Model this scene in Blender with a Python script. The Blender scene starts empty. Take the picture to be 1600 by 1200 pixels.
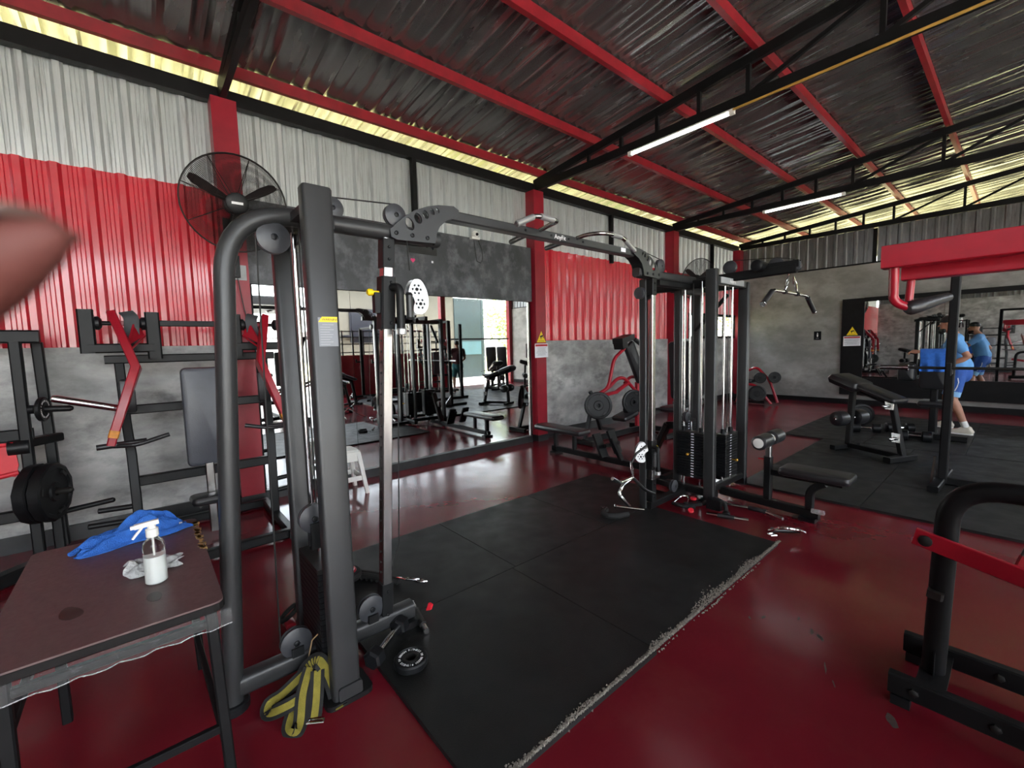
import bpy, bmesh, math, random
from mathutils import Vector as V, Matrix
random.seed(7)
PI = math.pi
scene = bpy.context.scene
C = scene.collection

# ---------------------------------------------------------------- camera, world, sun, exposure
cam_d = bpy.data.cameras.new('camera'); cam = bpy.data.objects.new('camera', cam_d); C.objects.link(cam)
FPX = 681.4
yaw, pit, rol = (math.radians(a) for a in (49.608, 4.866, -1.462))
fw = V((-math.sin(yaw)*math.cos(pit), math.cos(yaw)*math.cos(pit), -math.sin(pit)))
rt = V((math.cos(yaw), math.sin(yaw), 0)); up = rt.cross(fw)
r2 = rt*math.cos(rol)+up*math.sin(rol); u2 = -rt*math.sin(rol)+up*math.cos(rol)
CAM = V((0, 0, 1.5))
mw = Matrix((r2, u2, -fw)).transposed().to_4x4(); mw.translation = CAM
cam.matrix_world = mw
cam_d.sensor_width = 36.0; cam_d.lens = FPX/1600*36; cam_d.clip_start = 0.01; cam_d.clip_end = 200
cam_d.dof.use_dof = True; cam_d.dof.focus_distance = 3.0; cam_d.dof.aperture_fstop = 8.5
scene.camera = cam

wd = bpy.data.worlds.new('world'); scene.world = wd; wd.use_nodes = True
nt = wd.node_tree; bg = nt.nodes['Background']
sky = nt.nodes.new('ShaderNodeTexSky'); sky.sky_type = 'NISHITA'
sky.sun_elevation = math.radians(62); sky.sun_rotation = math.radians(-40); sky.sun_disc = False
sky.air_density = 1.2; sky.dust_density = 3.0; sky.ozone_density = 1.0
hs = nt.nodes.new('ShaderNodeHueSaturation'); hs.inputs['Saturation'].default_value = 0.35
nt.links.new(sky.outputs[0], hs.inputs['Color']); nt.links.new(hs.outputs[0], bg.inputs['Color'])
bg.inputs['Strength'].default_value = 1.5
sd = bpy.data.lights.new('sun', 'SUN'); so = bpy.data.objects.new('sun', sd); C.objects.link(so)
sd.energy = 11.5; sd.angle = math.radians(3); sd.color = (1.0, .95, .86)
so.rotation_euler = (math.radians(20), math.radians(14), 0)

vs = scene.view_settings
vs.view_transform = 'Standard'; vs.look = 'None'; vs.gamma = 1.0; vs.use_curve_mapping = False
vs.exposure = 1.15
scene.cycles.max_bounces = 10; scene.cycles.diffuse_bounces = 5; scene.cycles.glossy_bounces = 6
scene.cycles.sample_clamp_indirect = 6.0

# ---------------------------------------------------------------- materials
MATS = {}
def nd(t, typ, **kw):
    n = t.nodes.new(typ)
    for k, v in kw.items(): setattr(n, k, v)
    return n
def mat(name, col, rough=.5, metal=0., var=.15, scale=8., bump=0., bscale=60., rvar=0., spec=.5, col2=None, thr=(.45, .6), stretch=(1, 1, 1), alpha=1, trans=0, ior=1.45, coat=0., emit=None, estr=0., det=4., geo=False):
    """principled surface; base colour cloudy by noise, an optional second colour in worn patches"""
    if name in MATS: return MATS[name]
    m = bpy.data.materials.new(name); m.use_nodes = True; t = m.node_tree; p = t.nodes['Principled BSDF']; L = t.links.new
    p.inputs['Metallic'].default_value = metal; p.inputs['Roughness'].default_value = rough
    p.inputs['Specular IOR Level'].default_value = spec; p.inputs['IOR'].default_value = ior
    p.inputs['Transmission Weight'].default_value = trans; p.inputs['Alpha'].default_value = alpha
    p.inputs['Coat Weight'].default_value = coat; p.inputs['Coat Roughness'].default_value = .1
    if emit:
        p.inputs['Emission Color'].default_value = (*emit, 1); p.inputs['Emission Strength'].default_value = estr
    tc = nd(t, 'ShaderNodeTexCoord'); mp = nd(t, 'ShaderNodeMapping'); mp.inputs['Scale'].default_value = stretch
    if geo:
        g = nd(t, 'ShaderNodeNewGeometry'); L(g.outputs['Position'], mp.inputs['Vector'])
    else: L(tc.outputs['Object'], mp.inputs['Vector'])
    n1 = nd(t, 'ShaderNodeTexNoise'); n1.inputs['Scale'].default_value = scale; n1.inputs['Detail'].default_value = det
    n1.inputs['Roughness'].default_value = .6
    L(mp.outputs[0], n1.inputs['Vector'])
    r = nd(t, 'ShaderNodeValToRGB'); e = r.color_ramp.elements
    lo = [max(0, c*(1-var)) for c in col]; hi = [c*(1+var) for c in col]
    e[0].position = .3; e[1].position = .7; e[0].color = (*lo, 1); e[1].color = (*hi, 1)
    L(n1.outputs['Fac'], r.inputs['Fac']); out = r.outputs['Color']
    if col2:
        n2 = nd(t, 'ShaderNodeTexNoise'); n2.inputs['Scale'].default_value = scale*1.7; n2.inputs['Detail'].default_value = 8
        n2.inputs['Roughness'].default_value = .65
        mp2 = nd(t, 'ShaderNodeMapping'); mp2.inputs['Location'].default_value = (3.1, 7.7, 1.3); L(mp.outputs[0], mp2.inputs['Vector']); L(mp2.outputs[0], n2.inputs['Vector'])
        r2_ = nd(t, 'ShaderNodeValToRGB'); r2_.color_ramp.elements[0].position = thr[0]; r2_.color_ramp.elements[1].position = thr[1]
        L(n2.outputs['Fac'], r2_.inputs['Fac'])
        mx = nd(t, 'ShaderNodeMix', data_type='RGBA'); L(r2_.outputs['Color'], mx.inputs['Factor']); L(out, mx.inputs['A']); mx.inputs['B'].default_value = (*col2, 1)
        out = mx.outputs['Result']
    L(out, p.inputs['Base Color'])
    if rvar:
        mr = nd(t, 'ShaderNodeMapRange'); mr.inputs['From Min'].default_value = .3; mr.inputs['From Max'].default_value = .7
        mr.inputs['To Min'].default_value = max(0.02, rough-rvar); mr.inputs['To Max'].default_value = rough+rvar
        n3 = nd(t, 'ShaderNodeTexNoise'); n3.inputs['Scale'].default_value = scale*2.3; n3.inputs['Detail'].default_value = 5; L(mp.outputs[0], n3.inputs['Vector'])
        L(n3.outputs['Fac'], mr.inputs['Value']); L(mr.outputs[0], p.inputs['Roughness'])
    if bump:
        nb = nd(t, 'ShaderNodeTexNoise'); nb.inputs['Scale'].default_value = bscale; nb.inputs['Detail'].default_value = 3; L(mp.outputs[0], nb.inputs['Vector'])
        b = nd(t, 'ShaderNodeBump'); b.inputs['Strength'].default_value = bump; b.inputs['Distance'].default_value = .02
        L(nb.outputs['Fac'], b.inputs['Height']); L(b.outputs[0], p.inputs['Normal'])
    MATS[name] = m; return m

FLOOR = mat('red_floor_paint', (.15, .009, .0165), .18, var=.2, scale=.9, bump=.045, bscale=5.5, rvar=.05, spec=.4, col2=(.15, .02, .022), thr=(.52, .75), geo=True)
CONC = mat('burnished_concrete', (.38, .38, .37), .42, var=.45, scale=2.0, bump=.05, bscale=14, rvar=.1, col2=(.20, .20, .195), thr=(.45, .66), stretch=(1, .8, 1.5), det=9, geo=True)
CONCB = mat('brown_grey_concrete', (.25, .243, .228), .45, var=.34, scale=1.2, bump=.06, bscale=16, rvar=.1, col2=(.15, .145, .132), thr=(.42, .7), stretch=(1, 1, 1.6), det=9, geo=True)
REDSHEET = mat('red_sheet_steel', (.55, .020, .036), .24, var=.06, scale=3, coat=.6, spec=.6, geo=True)
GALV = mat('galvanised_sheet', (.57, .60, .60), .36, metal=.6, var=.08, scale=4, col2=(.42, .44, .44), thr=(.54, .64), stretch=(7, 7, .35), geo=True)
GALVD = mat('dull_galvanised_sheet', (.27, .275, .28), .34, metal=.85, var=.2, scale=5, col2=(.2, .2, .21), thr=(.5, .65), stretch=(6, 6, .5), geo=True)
PILLAR = mat('dark_red_paint', (.26, .010, .022), .38, var=.12, scale=6, bump=.03, bscale=40, geo=True)
PURL = mat('red_purlin_paint', (.22, .009, .016), .4, var=.2, scale=5, geo=True)
BLACKST = mat('black_painted_steel', (.006, .006, .0065), .52, var=.25, scale=9, spec=.2, geo=True)
SKIRT = mat('charcoal_skirting', (.018, .0185, .0195), .4, var=.4, scale=5, col2=(.2, .2, .19), thr=(.68, .72), geo=True)
FOIL = mat('silver_foil_insulation', (.19, .183, .18), .24, metal=.75, var=.15, scale=1.2, bump=.07, bscale=8, rvar=.07, stretch=(.5, 2.2, 1), spec=.6, geo=True)
MIRROR = mat('mirror_glass', (.74, .77, .76), .015, metal=1.0, var=0, scale=1)
BOARD = mat('smeared_blackboard', (.05, .054, .06), .42, var=.4, scale=2.2, col2=(.16, .17, .19), thr=(.47, .72), rvar=.1, stretch=(1, 1.2, 1), det=9, geo=True)
RUBBER = mat('black_rubber_mat', (.0125, .013, .013), .5, var=.35, scale=2.5, bump=.12, bscale=180, col2=(.018, .017, .015), thr=(.55, .8), spec=.3, rvar=.08)
GRIT = mat('grey_grit', (.23, .21, .18), .9, var=.6, scale=90)
FRAME = mat('graphite_powder_coat', (.034, .035, .036), .36, metal=.25, var=.12, scale=4, bump=.03, bscale=300, spec=.5)
FRAMED = mat('dark_powder_coat', (.0085, .009, .0095), .44, metal=.1, var=.2, spec=.28, scale=6, bump=.03, bscale=250)
BLKPL = mat('black_plastic', (.0065, .007, .008), .42, spec=.3, var=.2, scale=10)
PULLEY = mat('charcoal_nylon', (.035, .037, .042), .38, var=.15, scale=14)
VINYL = mat('black_vinyl', (.016, .016, .018), .34, var=.2, scale=8, bump=.06, bscale=120)
GVINYL = mat('slate_vinyl', (.060, .064, .078), .36, var=.12, scale=6, bump=.05, bscale=120)
CHROME = mat('chrome', (.62, .62, .62), .10, metal=1, var=.04, scale=20)
STEEL = mat('brushed_steel', (.42, .41, .40), .25, metal=1, var=.2, scale=30, stretch=(1, 1, .1))
ALU = mat('cast_aluminium', (.62, .63, .64), .35, metal=.9, var=.15, scale=20)
REDM = mat('red_machine_paint', (.32, .008, .020), .30, var=.10, scale=7, bump=.02, bscale=90)
BRIGHTRED = mat('bright_red_plastic', (.62, .02, .035), .35, var=.1, scale=9)
YELLOW = mat('yellow_print', (.80, .58, .01), .45, var=.05, scale=9)
WHITEP = mat('white_plastic', (.72, .72, .68), .4, var=.06, scale=9)
PAPER = mat('white_paper', (.74, .75, .80), .6, var=.04, scale=20)
INK = mat('black_ink', (.012, .012, .012), .5, var=0, scale=1)
REDINK = mat('red_ink', (.45, .03, .035), .5, var=0, scale=1)
GREYINK = mat('grey_ink', (.22, .23, .25), .5, var=0, scale=1)
WHITEINK = mat('white_ink', (.8, .8, .8), .5, var=0, scale=1)
RUST = mat('worn_black_iron', (.02, .019, .018), .5, metal=.5, var=.4, scale=12, col2=(.07, .05, .035), thr=(.6, .75))

# ---------------------------------------------------------------- mesh builder and object helpers
class MB:
    def __init__(s): s.v = []; s.f = []; s.mi = []; s.cur = 0
    def add(s, vs_, fs):
        b = len(s.v); s.v += [V(p) for p in vs_]
        for f in fs: s.f.append([b+i for i in f]); s.mi.append(s.cur)
        return s
    def box(s, c, d, rot=None):
        c = V(c); x, y, z = (k/2 for k in d); R = rot or Matrix.Identity(3)
        pts = [c+R@V((sx*x, sy*y, sz*z)) for sz in (-1, 1) for sx, sy in ((-1, -1), (1, -1), (1, 1), (-1, 1))]
        return s.add(pts, [(3, 2, 1, 0), (4, 5, 6, 7), (0, 1, 5, 4), (1, 2, 6, 5), (2, 3, 7, 6), (3, 0, 4, 7)])
    def loft(s, rings, closed=False, caps=True):
        n = len(rings[0]); vs_ = [p for r in rings for p in r]; fs = []
        m = len(rings)
        for i in range(m if closed else m-1):
            a = i*n; b = ((i+1) % m)*n
            for j in range(n):
                k = (j+1) % n; fs.append((a+j, a+k, b+k, b+j))
        if caps and not closed:
            fs.append(tuple(range(n-1, -1, -1))); fs.append(tuple((m-1)*n+j for j in range(n)))
        return s.add(vs_, fs)
    def sect(s, path, prof, upv=(0, 0, 1), closed=False, caps=True):
        """sweep a 2-D profile [(a,b)] along a path with mitred corners; b follows upv"""
        P = [V(p) for p in path]; rings = []; upv = V(upv); n = len(P)
        for i, p in enumerate(P):
            if closed: d0 = (p-P[i-1]).normalized(); d1 = (P[(i+1) % n]-p).normalized()
            else:
                d0 = (p-P[i-1]).normalized() if i else None; d1 = (P[i+1]-p).normalized() if i < n-1 else None
                d0 = d0 or d1; d1 = d1 or d0
            t = (d0+d1)
            t = t.normalized() if t.length > 1e-6 else d0
            side = upv.cross(d0)
            if side.length < 1e-4: side = V((1, 0, 0)).cross(d0)
            if side.length < 1e-4: side = V((0, 1, 0)).cross(d0)
            side.normalize(); u = d0.cross(side).normalized()
            ring = []
            for a, b in prof:
                q = p+side*a+u*b
                den = d0.dot(t)
                if abs(den) > .2: q = q-d0*((q-p).dot(t)/den)
                ring.append(q)
            rings.append(ring)
        return s.loft(rings, closed, caps)
    def beam(s, p, q, w, h, upv=(0, 0, 1), ch=None):
        ch = min(w, h)*.14 if ch is None else ch
        return s.sect([p, q], rrect(w, h, ch), upv)
    def tube(s, path, r, n=12, upv=(0, 0, 1), closed=False):
        return s.sect(path, [(r*math.cos(2*PI*k/n), r*math.sin(2*PI*k/n)) for k in range(n)], upv, closed)
    def rev(s, c, ax, prof, n=24):
        """lathe: prof = [(along axis, radius)]"""
        c = V(c); ax = V(ax).normalized(); a = ax.orthogonal().normalized(); b = ax.cross(a)
        rings = [[c+ax*h+(a*math.cos(2*PI*k/n)+b*math.sin(2*PI*k/n))*max(r, 1e-4) for k in range(n)] for h, r in prof]
        return s.loft(rings)
    def disc(s, c, ax, r, t, n=24, ch=None):
        ch = min(t, r)*.15 if ch is None else ch
        return s.rev(c, ax, [(-t/2, r-ch), (-t/2+ch, r), (t/2-ch, r), (t/2, r-ch)], n)
    def prism(s, pts, nrm, t):
        """flat outline of 3-D points extruded both ways along nrm"""
        nrm = V(nrm).normalized()*(t/2); n = len(pts); P = [V(p) for p in pts]
        return s.add([p-nrm for p in P]+[p+nrm for p in P], [tuple(range(n-1, -1, -1)), tuple(range(n, 2*n))]+[(i, (i+1) % n, n+(i+1) % n, n+i) for i in range(n)])
    def pad(s, c, d, rot=None, r=.02):
        """soft rounded cushion"""
        c = V(c); R = rot or Matrix.Identity(3); x, y, z = (k/2 for k in d); r = min(r, z*.98)
        prof = []
        for zz, inset in ((-z, r), (-z+r*.3, r*.3), (-z+r, 0), (z-r, 0), (z-r*.3, r*.3), (z, r)):
            cr = min(x, y)*.28
            ring = [c+R@V((px, py, zz)) for px, py in rr2((x-inset)*2, (y-inset)*2, max(cr-inset*.5, .004), 4)]
            prof.append(ring)
        return s.loft(prof)
def rrect(w, h, ch):
    x, y = w/2, h/2
    return [(x, -y+ch), (x, y-ch), (x-ch, y), (-x+ch, y), (-x, y-ch), (-x, -y+ch), (-x+ch, -y), (x-ch, -y)]
def rr2(w, h, r, n=4):
    out = []
    for cx, cy, a0 in ((w/2-r, h/2-r, 0), (-w/2+r, h/2-r, 90), (-w/2+r, -h/2+r, 180), (w/2-r, -h/2+r, 270)):
        for k in range(n+1):
            a = math.radians(a0+90*k/n); out.append((cx+r*math.cos(a), cy+r*math.sin(a)))
    return out
def arc(pts, r, n=6):
    """round the corners of a polyline"""
    P = [V(p) for p in pts]; out = [P[0]]
    for i in range(1, len(P)-1):
        a, b, c = P[i-1], P[i], P[i+1]; d0 = (a-b); d1 = (c-b)
        rr = min(r, d0.length*.49, d1.length*.49); p0 = b+d0.normalized()*rr; p1 = b+d1.normalized()*rr
        for k in range(n+1):
            t = k/n; out.append(p0.lerp(b, t).lerp(b.lerp(p1, t), t))
    return out+[P[-1]]
SH = {}
def build(name, mb, m, parent=None, smooth=True, ang=35):
    off = SH.get(parent.name, V((0, 0, 0))) if parent else V((0, 0, 0))
    me = bpy.data.meshes.new(name); me.from_pydata([tuple(p-off) for p in mb.v], [], mb.f)
    for mm in (m if isinstance(m, (list, tuple)) else [m]): me.materials.append(mm)
    if isinstance(m, (list, tuple)): me.polygons.foreach_set('material_index', mb.mi)
    bm = bmesh.new(); bm.from_mesh(me); bmesh.ops.recalc_face_normals(bm, faces=bm.faces); bm.to_mesh(me); bm.free()
    if smooth:
        me.polygons.foreach_set('use_smooth', [True]*len(me.polygons)); me.set_sharp_from_angle(angle=math.radians(ang))
    o = bpy.data.objects.new(name, me); C.objects.link(o)
    if parent: o.parent = parent; SH[o.name] = off
    return o
def tag(o, label, cat, group=None):
    o['label'] = label; o['category'] = cat
    if group: o['group'] = group
    return o
def thing(name, label, cat, loc=(0, 0, 0), group=None, world=True):
    o = bpy.data.objects.new(name, None); o.empty_display_size = .1; C.objects.link(o); o.location = loc
    SH[o.name] = V(loc) if world else V((0, 0, 0))
    return tag(o, label, cat, group)
def struct(name, mb, m, label=None, parent=None, smooth=True):
    o = build(name, mb, m, parent, smooth)
    if not parent:
        o['kind'] = 'structure'
        if label: o['label'] = label
    return o
def solo(name, mb, m, label, cat, group=None, smooth=True):
    """a thing that is one mesh; its origin is moved to its base"""
    xs = [p.x for p in mb.v]; ys = [p.y for p in mb.v]; zs = [p.z for p in mb.v]
    o0 = V(((min(xs)+max(xs))/2, (min(ys)+max(ys))/2, min(zs)))
    mb.v = [p-o0 for p in mb.v]; o = build(name, mb, m, None, smooth); o.location = o0; SH[o.name] = o0
    return tag(o, label, cat, group)
def dup(o, loc=None, rotz=None, label=None, group=None, parent=None):
    c = o.copy(); C.objects.link(c)
    if parent: c.parent = parent
    if loc is not None: c.location = loc
    if rotz is not None: c.rotation_euler = (0, 0, rotz)
    if label: c['label'] = label
    if group: c['group'] = group
    SH[c.name] = SH.get(o.name, V((0, 0, 0)))
    for ch in list(o.children): dup(ch, parent=c)
    return c
def text_mesh(txt, size, o, xdir, ydir, depth=.0008, align='LEFT'):
    """letters as geometry: returns an MB lying in the plane xdir/ydir at o"""
    cu = bpy.data.curves.new('t', 'FONT'); cu.body = txt; cu.size = size; cu.extrude = depth; cu.align_x = align; cu.resolution_u = 2
    ob = bpy.data.objects.new('t', cu); C.objects.link(ob)
    dg = bpy.context.evaluated_depsgraph_get(); me = bpy.data.meshes.new_from_object(ob.evaluated_get(dg))
    x = V(xdir).normalized(); y = V(ydir).normalized(); z = x.cross(y); o = V(o)
    mb = MB(); mb.add([o+x*v.co.x+y*v.co.y+z*v.co.z for v in me.vertices], [tuple(p.vertices) for p in me.polygons])
    bpy.data.objects.remove(ob); bpy.data.curves.remove(cu); bpy.data.meshes.remove(me)
    return mb
def mb_join(*ms):
    r = MB()
    for m in ms: r.add(m.v, m.f)
    return r
# ================================================================= THE SETTING
XW = -5.03; YB = 12.25; YS = -5.0; XR = 4.4; RIDGE = -.1
fl_ = MB().box(((XW+XR)/2-.1, (YS+YB)/2, -.06), (XR-XW+.35, YB-YS+.3, .12))
FLR = struct('floor', fl_, FLOOR, 'glossy red painted concrete floor with scuffs and peeled spots')
PEEL = mat('peeled_concrete', (.065, .045, .040), .7, var=.3, scale=40)
g_ = random.Random(11)
for x, y, a, l, w in ((-.64, 2.53, .6, .05, .012), (-.60, 2.51, 1.0, .045, .018), (-.27, 2.14, .8, .07, .03), (-.85, 2.48, .3, .03, .012), (-.52, 2.28, .7, .07, .006), (-.9, 2.42, .9, .03, .008), (-.47, 2.2, .8, .05, .005), (-3.4, 1.45, .5, .03, .012), (-.72, 2.6, .5, .03, .008)):
    ca, sa = math.cos(a+1.2), math.sin(a+1.2); pts = []
    for k in range(11):
        t = 2*PI*k/11; r = .7+.5*g_.random(); u, v = l*.6*r*math.cos(t), w*.6*r*math.sin(t); pts.append((x+u*ca-v*sa, y+u*sa+v*ca, .0004))
    build('peeled_patch', MB().prism(pts, (0, 0, 1), .0008), PEEL, FLR, False)

def sheet(a0, a1, z0, z1, off, axis='y', period=.2, face=1, h=.034, minor=True, phase=0.):
    """ribbed steel sheet: ribs run up the wall, real folds with small stiffening creases between them"""
    pts = []; k0 = math.floor((a0-phase)/period)-1; a = k0*period+phase
    while a < a1+period:
        pts += [(a-.042, 0), (a-.020, h), (a+.020, h), (a+.042, 0)]
        if minor:
            for q in (.075, .103, .131):
                pts += [(a+q-.004, 0), (a+q, .004), (a+q+.004, 0)]
        a += period
    P = [(p, q) for p, q in pts if a0 < p < a1]; P = [(a0, 0)]+P+[(a1, 0)]
    vs_ = []; n = len(P)
    for d in (0, -.012):
        for z in (z0, z1):
            for p, q in P:
                o = off+face*(q+d); vs_.append((o, p, z) if axis == 'y' else (p, o, z))
    fs = []
    for i in range(n-1):
        fs.append((i, i+1, n+i+1, n+i)); fs.append((2*n+i+1, 2*n+i, 3*n+i, 3*n+i+1))
        fs.append((i, 2*n+i, 2*n+i+1, i+1)); fs.append((n+i, n+i+1, 3*n+i+1, 3*n+i))
    return MB().add(vs_, fs)

# left wall: concrete below, ribbed red and galvanised sheets above, bay by bay
wl = struct('wall_left', MB().box((XW-.07, (YS+YB)/2, .793), (.14, YB-YS, 1.586)), CONC, 'grey burnished concrete wall below ribbed red and galvanised sheets')
for y0, y1, z0 in ((YS, .72, 1.586), (4.85, 8.8, 1.586), (8.9, 9.62, 1.586), (9.62, 12.15, 2.18)):
    build('red_sheet', sheet(y0, y1, z0, 3.045, XW-.03, phase=.0), REDSHEET, wl, smooth=False)
for y0, y1, z0 in ((YS, .72, 2.95), (.8, 2.76, 2.9), (2.76, 4.75, 2.9), (4.85, 6.77, 2.95), (6.77, 8.8, 2.95), (8.9, 10.78, 2.95), (10.78, 12.15, 2.95)):
    build('metal_sheet', sheet(y0, y1, z0, 4.0, XW-.088, phase=.07), GALV, wl, smooth=False)
build('wall_backing', MB().box((XW-.1, 2.78, 2.25), (.06, 3.9, 1.4)), CONC, wl, smooth=False)
# window in the left wall
w1 = struct('window_1', MB().box((XW-.02, 9.66, 1.88), (.1, .06, .58)).box((XW-.02, 12.06, 1.88), (.1, .06, .58)).box((XW-.02, 10.86, 2.15), (.1, 2.46, .06)).box((XW-.02, 10.86, 1.61), (.1, 2.46, .06)), BLACKST, 'black framed sliding window in the red sheet wall', smooth=False)
GLASS = mat('window_glass', (.9, .95, .93), .02, trans=1.0, var=0, scale=1, ior=1.1)
for y in (10.45, 11.48): build('mullion', MB().box((XW-.02, y, 1.88), (.06, .05, .5)), BLACKST, w1, smooth=False)
for y0, y1 in ((9.69, 10.43), (10.47, 11.46), (11.5, 12.03)): build('pane', MB().box((XW-.02, (y0+y1)/2, 1.88), (.006, y1-y0, .5)), GLASS, w1, smooth=False)
# pillars, eaves beam, mullions, skirtings
n_ = 0
for y0, y1 in ((.665, .868), (4.69, 4.895), (8.745, 8.95), (12.05, 12.25)):
    n_ += 1; t_ = struct('trim_%d' % n_, MB().box((-5.0, (y0+y1)/2, 1.975), (.2, y1-y0, 3.75)), PILLAR, 'dark red painted steel pillar against the left wall', smooth=False)
    build('plinth', MB().box((-5.0, (y0+y1)/2, .05), (.215, y1-y0+.015, .1)), SKIRT, t_, smooth=False)
n_ += 1; struct('trim_%d' % n_, MB().box((-5.045, (YS+YB)/2, 3.915), (.09, YB-YS, .13)), BLACKST, 'black eaves beam along the top of the left wall', smooth=False)
for y in (2.76, 6.77, 10.78):
    n_ += 1; struct('trim_%d' % n_, MB().box((-5.035, y, 3.42), (.07, .055, .86)), BLACKST, 'narrow black post between galvanised sheets', smooth=False)
for i, (y0, y1) in enumerate(((YS, .665), (4.895, 8.745), (8.95, 12.05))):
    struct('baseboard_left' if not i else 'baseboard_left_%d' % (i+1), MB().box((XW+.012, (y0+y1)/2, .065), (.024, y1-y0, .13)), SKIRT, 'charcoal skirting at the foot of the left wall', smooth=False)

# back wall
wb = struct('wall_back', MB().box(((XW+XR)/2, YB+.08, 1.56), (XR-XW, .16, 3.12)), CONCB, 'tall brown-grey concrete end wall')
for x0, x1 in ((XW+.03, -2.24), (-2.16, 1.1), (1.18, XR)):
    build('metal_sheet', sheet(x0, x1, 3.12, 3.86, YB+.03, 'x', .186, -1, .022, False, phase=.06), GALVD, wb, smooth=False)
build('sheet_rail', MB().box(((XW+XR)/2, YB+.0, 3.125), (XR-XW-.1, .03, .03)), BLACKST, wb, smooth=False)
for x in (-2.2, 1.14): build('sheet_post', MB().box((x, YB+.02, 3.48), (.07, .05, .72)), BLACKST, wb, smooth=False)
struct('baseboard_back', MB().box(((XW+XR)/2, YB-.012, .06), (XR-XW-.3, .024, .12)), BLACKST, 'black skirting at the foot of the end wall', smooth=False)
# wall behind the camera, low wall of the open side
wf = struct('wall_front', MB().box(((XW+XR)/2, YS-.08, 1.6), (XR-XW, .16, 3.2)), CONC, 'concrete wall facing the end wall')
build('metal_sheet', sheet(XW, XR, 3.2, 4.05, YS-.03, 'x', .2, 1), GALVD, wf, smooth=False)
wr = struct('wall_right', MB().box((XR, 6.8, .68), (.12, 3.7, 1.36)), PILLAR, 'low dark red wall on the open side of the hall', smooth=False)
for k in range(11): build('railing_bar', MB().box((XR, 5.05+k*.35, 1.72), (.045, .045, .9)), BLACKST, wr, smooth=False)
for z in (1.45, 1.72, 1.95, 2.14): build('railing_rail', MB().box((XR, 6.8, z), (.035, 3.7, .035)), BLACKST, wr, smooth=False)
for y in (-4.9, -1.6, .765, 4.79, 8.85, 12.2):
    n_ += 1; struct('trim_%d' % n_, MB().box((XR, y, 1.975), (.2, .2, 3.95)), PILLAR, 'dark red steel pillar on the open side', smooth=False)
n_ += 1; struct('trim_%d' % n_, MB().box((XR, (YS+YB)/2, 3.93), (.1, YB-YS, .13)), BLACKST, 'black eaves beam along the open side', smooth=False)
n_ += 1; struct('trim_%d' % n_, MB().beam((XR, 9.0, 1.85), (XR, 12.1, 1.85), .05, .06), BLACKST, 'black rail across the open bay', smooth=False)

# roof: two slopes of foil-faced insulation, quilted between the purlins
def roofz(x): return 4.61+.094*(x if x < RIDGE else 2*RIDGE-x)
rng = random.Random(3)
wav = [(2*PI/.205, 0., .05), (2*PI/.33, 1.1, .25), (2*PI/.47, 2.3, -.3), (2*PI/.128, 4., .1)]
def foil(x, y):
    s = 0.
    for i, (w, p, k) in enumerate(wav):
        q = math.sin(w*y+p+k*math.sin(x*1.3+p)+.6*k*x); s += (1-2*abs(q)**.7)*(.9, .7, .6, .35)[i]
    u = ((x+4.87)/1.01) % 1.0; sag = math.sin(PI*u)
    s2 = math.sin(y*1.13+2*math.sin(x*.7))*math.sin(y*.41+1.3)
    return -.0135*s*(.5+.5*sag)-.022*sag*(.55+.45*s2)
xs_ = []; x = -6.1
while x < 5.5: xs_.append(x); x += .126
ys_ = []; y = -5.6
while y < 18.5: ys_.append(y); y += .026
vv = [(x, y, roofz(x)+foil(x, y)) for x in xs_ for y in ys_]; ny = len(ys_)
ff = [(i*ny+j, (i+1)*ny+j, (i+1)*ny+j+1, i*ny+j+1) for i in range(len(xs_)-1) for j in range(ny-1)]
ce = struct('ceiling', MB().add(vv, ff), FOIL, 'crinkled silver foil underside of the pitched metal roof')
ROOF = mat('roof_sheet', (.42, .43, .44), .4, metal=.6, var=.1, scale=2)
rs = MB()
for sgn, xe in ((1, -6.15), (-1, 5.55)):
    rs.add([(xe, -5.7, roofz(xe)+.03), (RIDGE, -5.7, roofz(RIDGE)+.03), (RIDGE, 18.6, roofz(RIDGE)+.03), (xe, 18.6, roofz(xe)+.03),
            (xe, -5.7, roofz(xe)+.05), (RIDGE, -5.7, roofz(RIDGE)+.05), (RIDGE, 18.6, roofz(RIDGE)+.05), (xe, 18.6, roofz(xe)+.05)],
           [(0, 1, 2, 3), (7, 6, 5, 4), (0, 4, 5, 1), (1, 5, 6, 2), (2, 6, 7, 3), (3, 7, 4, 0)])
build('roof_sheet', rs, ROOF, ce, smooth=False)
px_ = [-5.75, -4.87, -3.83, -2.8, -1.83, -.84, .62, 1.6, 2.6, 3.6, 4.6]
pl_ = ['outermost red purlin beyond the left wall', 'red purlin just above the left eaves gap', 'second red purlin in from the left wall', 'third red purlin in from the left wall', 'fourth red purlin in from the left wall, crossing the trusses near the tube lights', 'fifth red purlin in from the left wall, near the ridge'] + ['%s red purlin of the far roof slope from the ridge' % q for q in ('first', 'second', 'third', 'fourth', 'fifth')]
for x, lb in zip(px_, pl_):
    solo('roof_purlin', MB().box((x, 6.45, roofz(x)-.062), (.05, 24.0, .105)), PURL, lb, 'purlin', 'red roof purlins', smooth=False)

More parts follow.
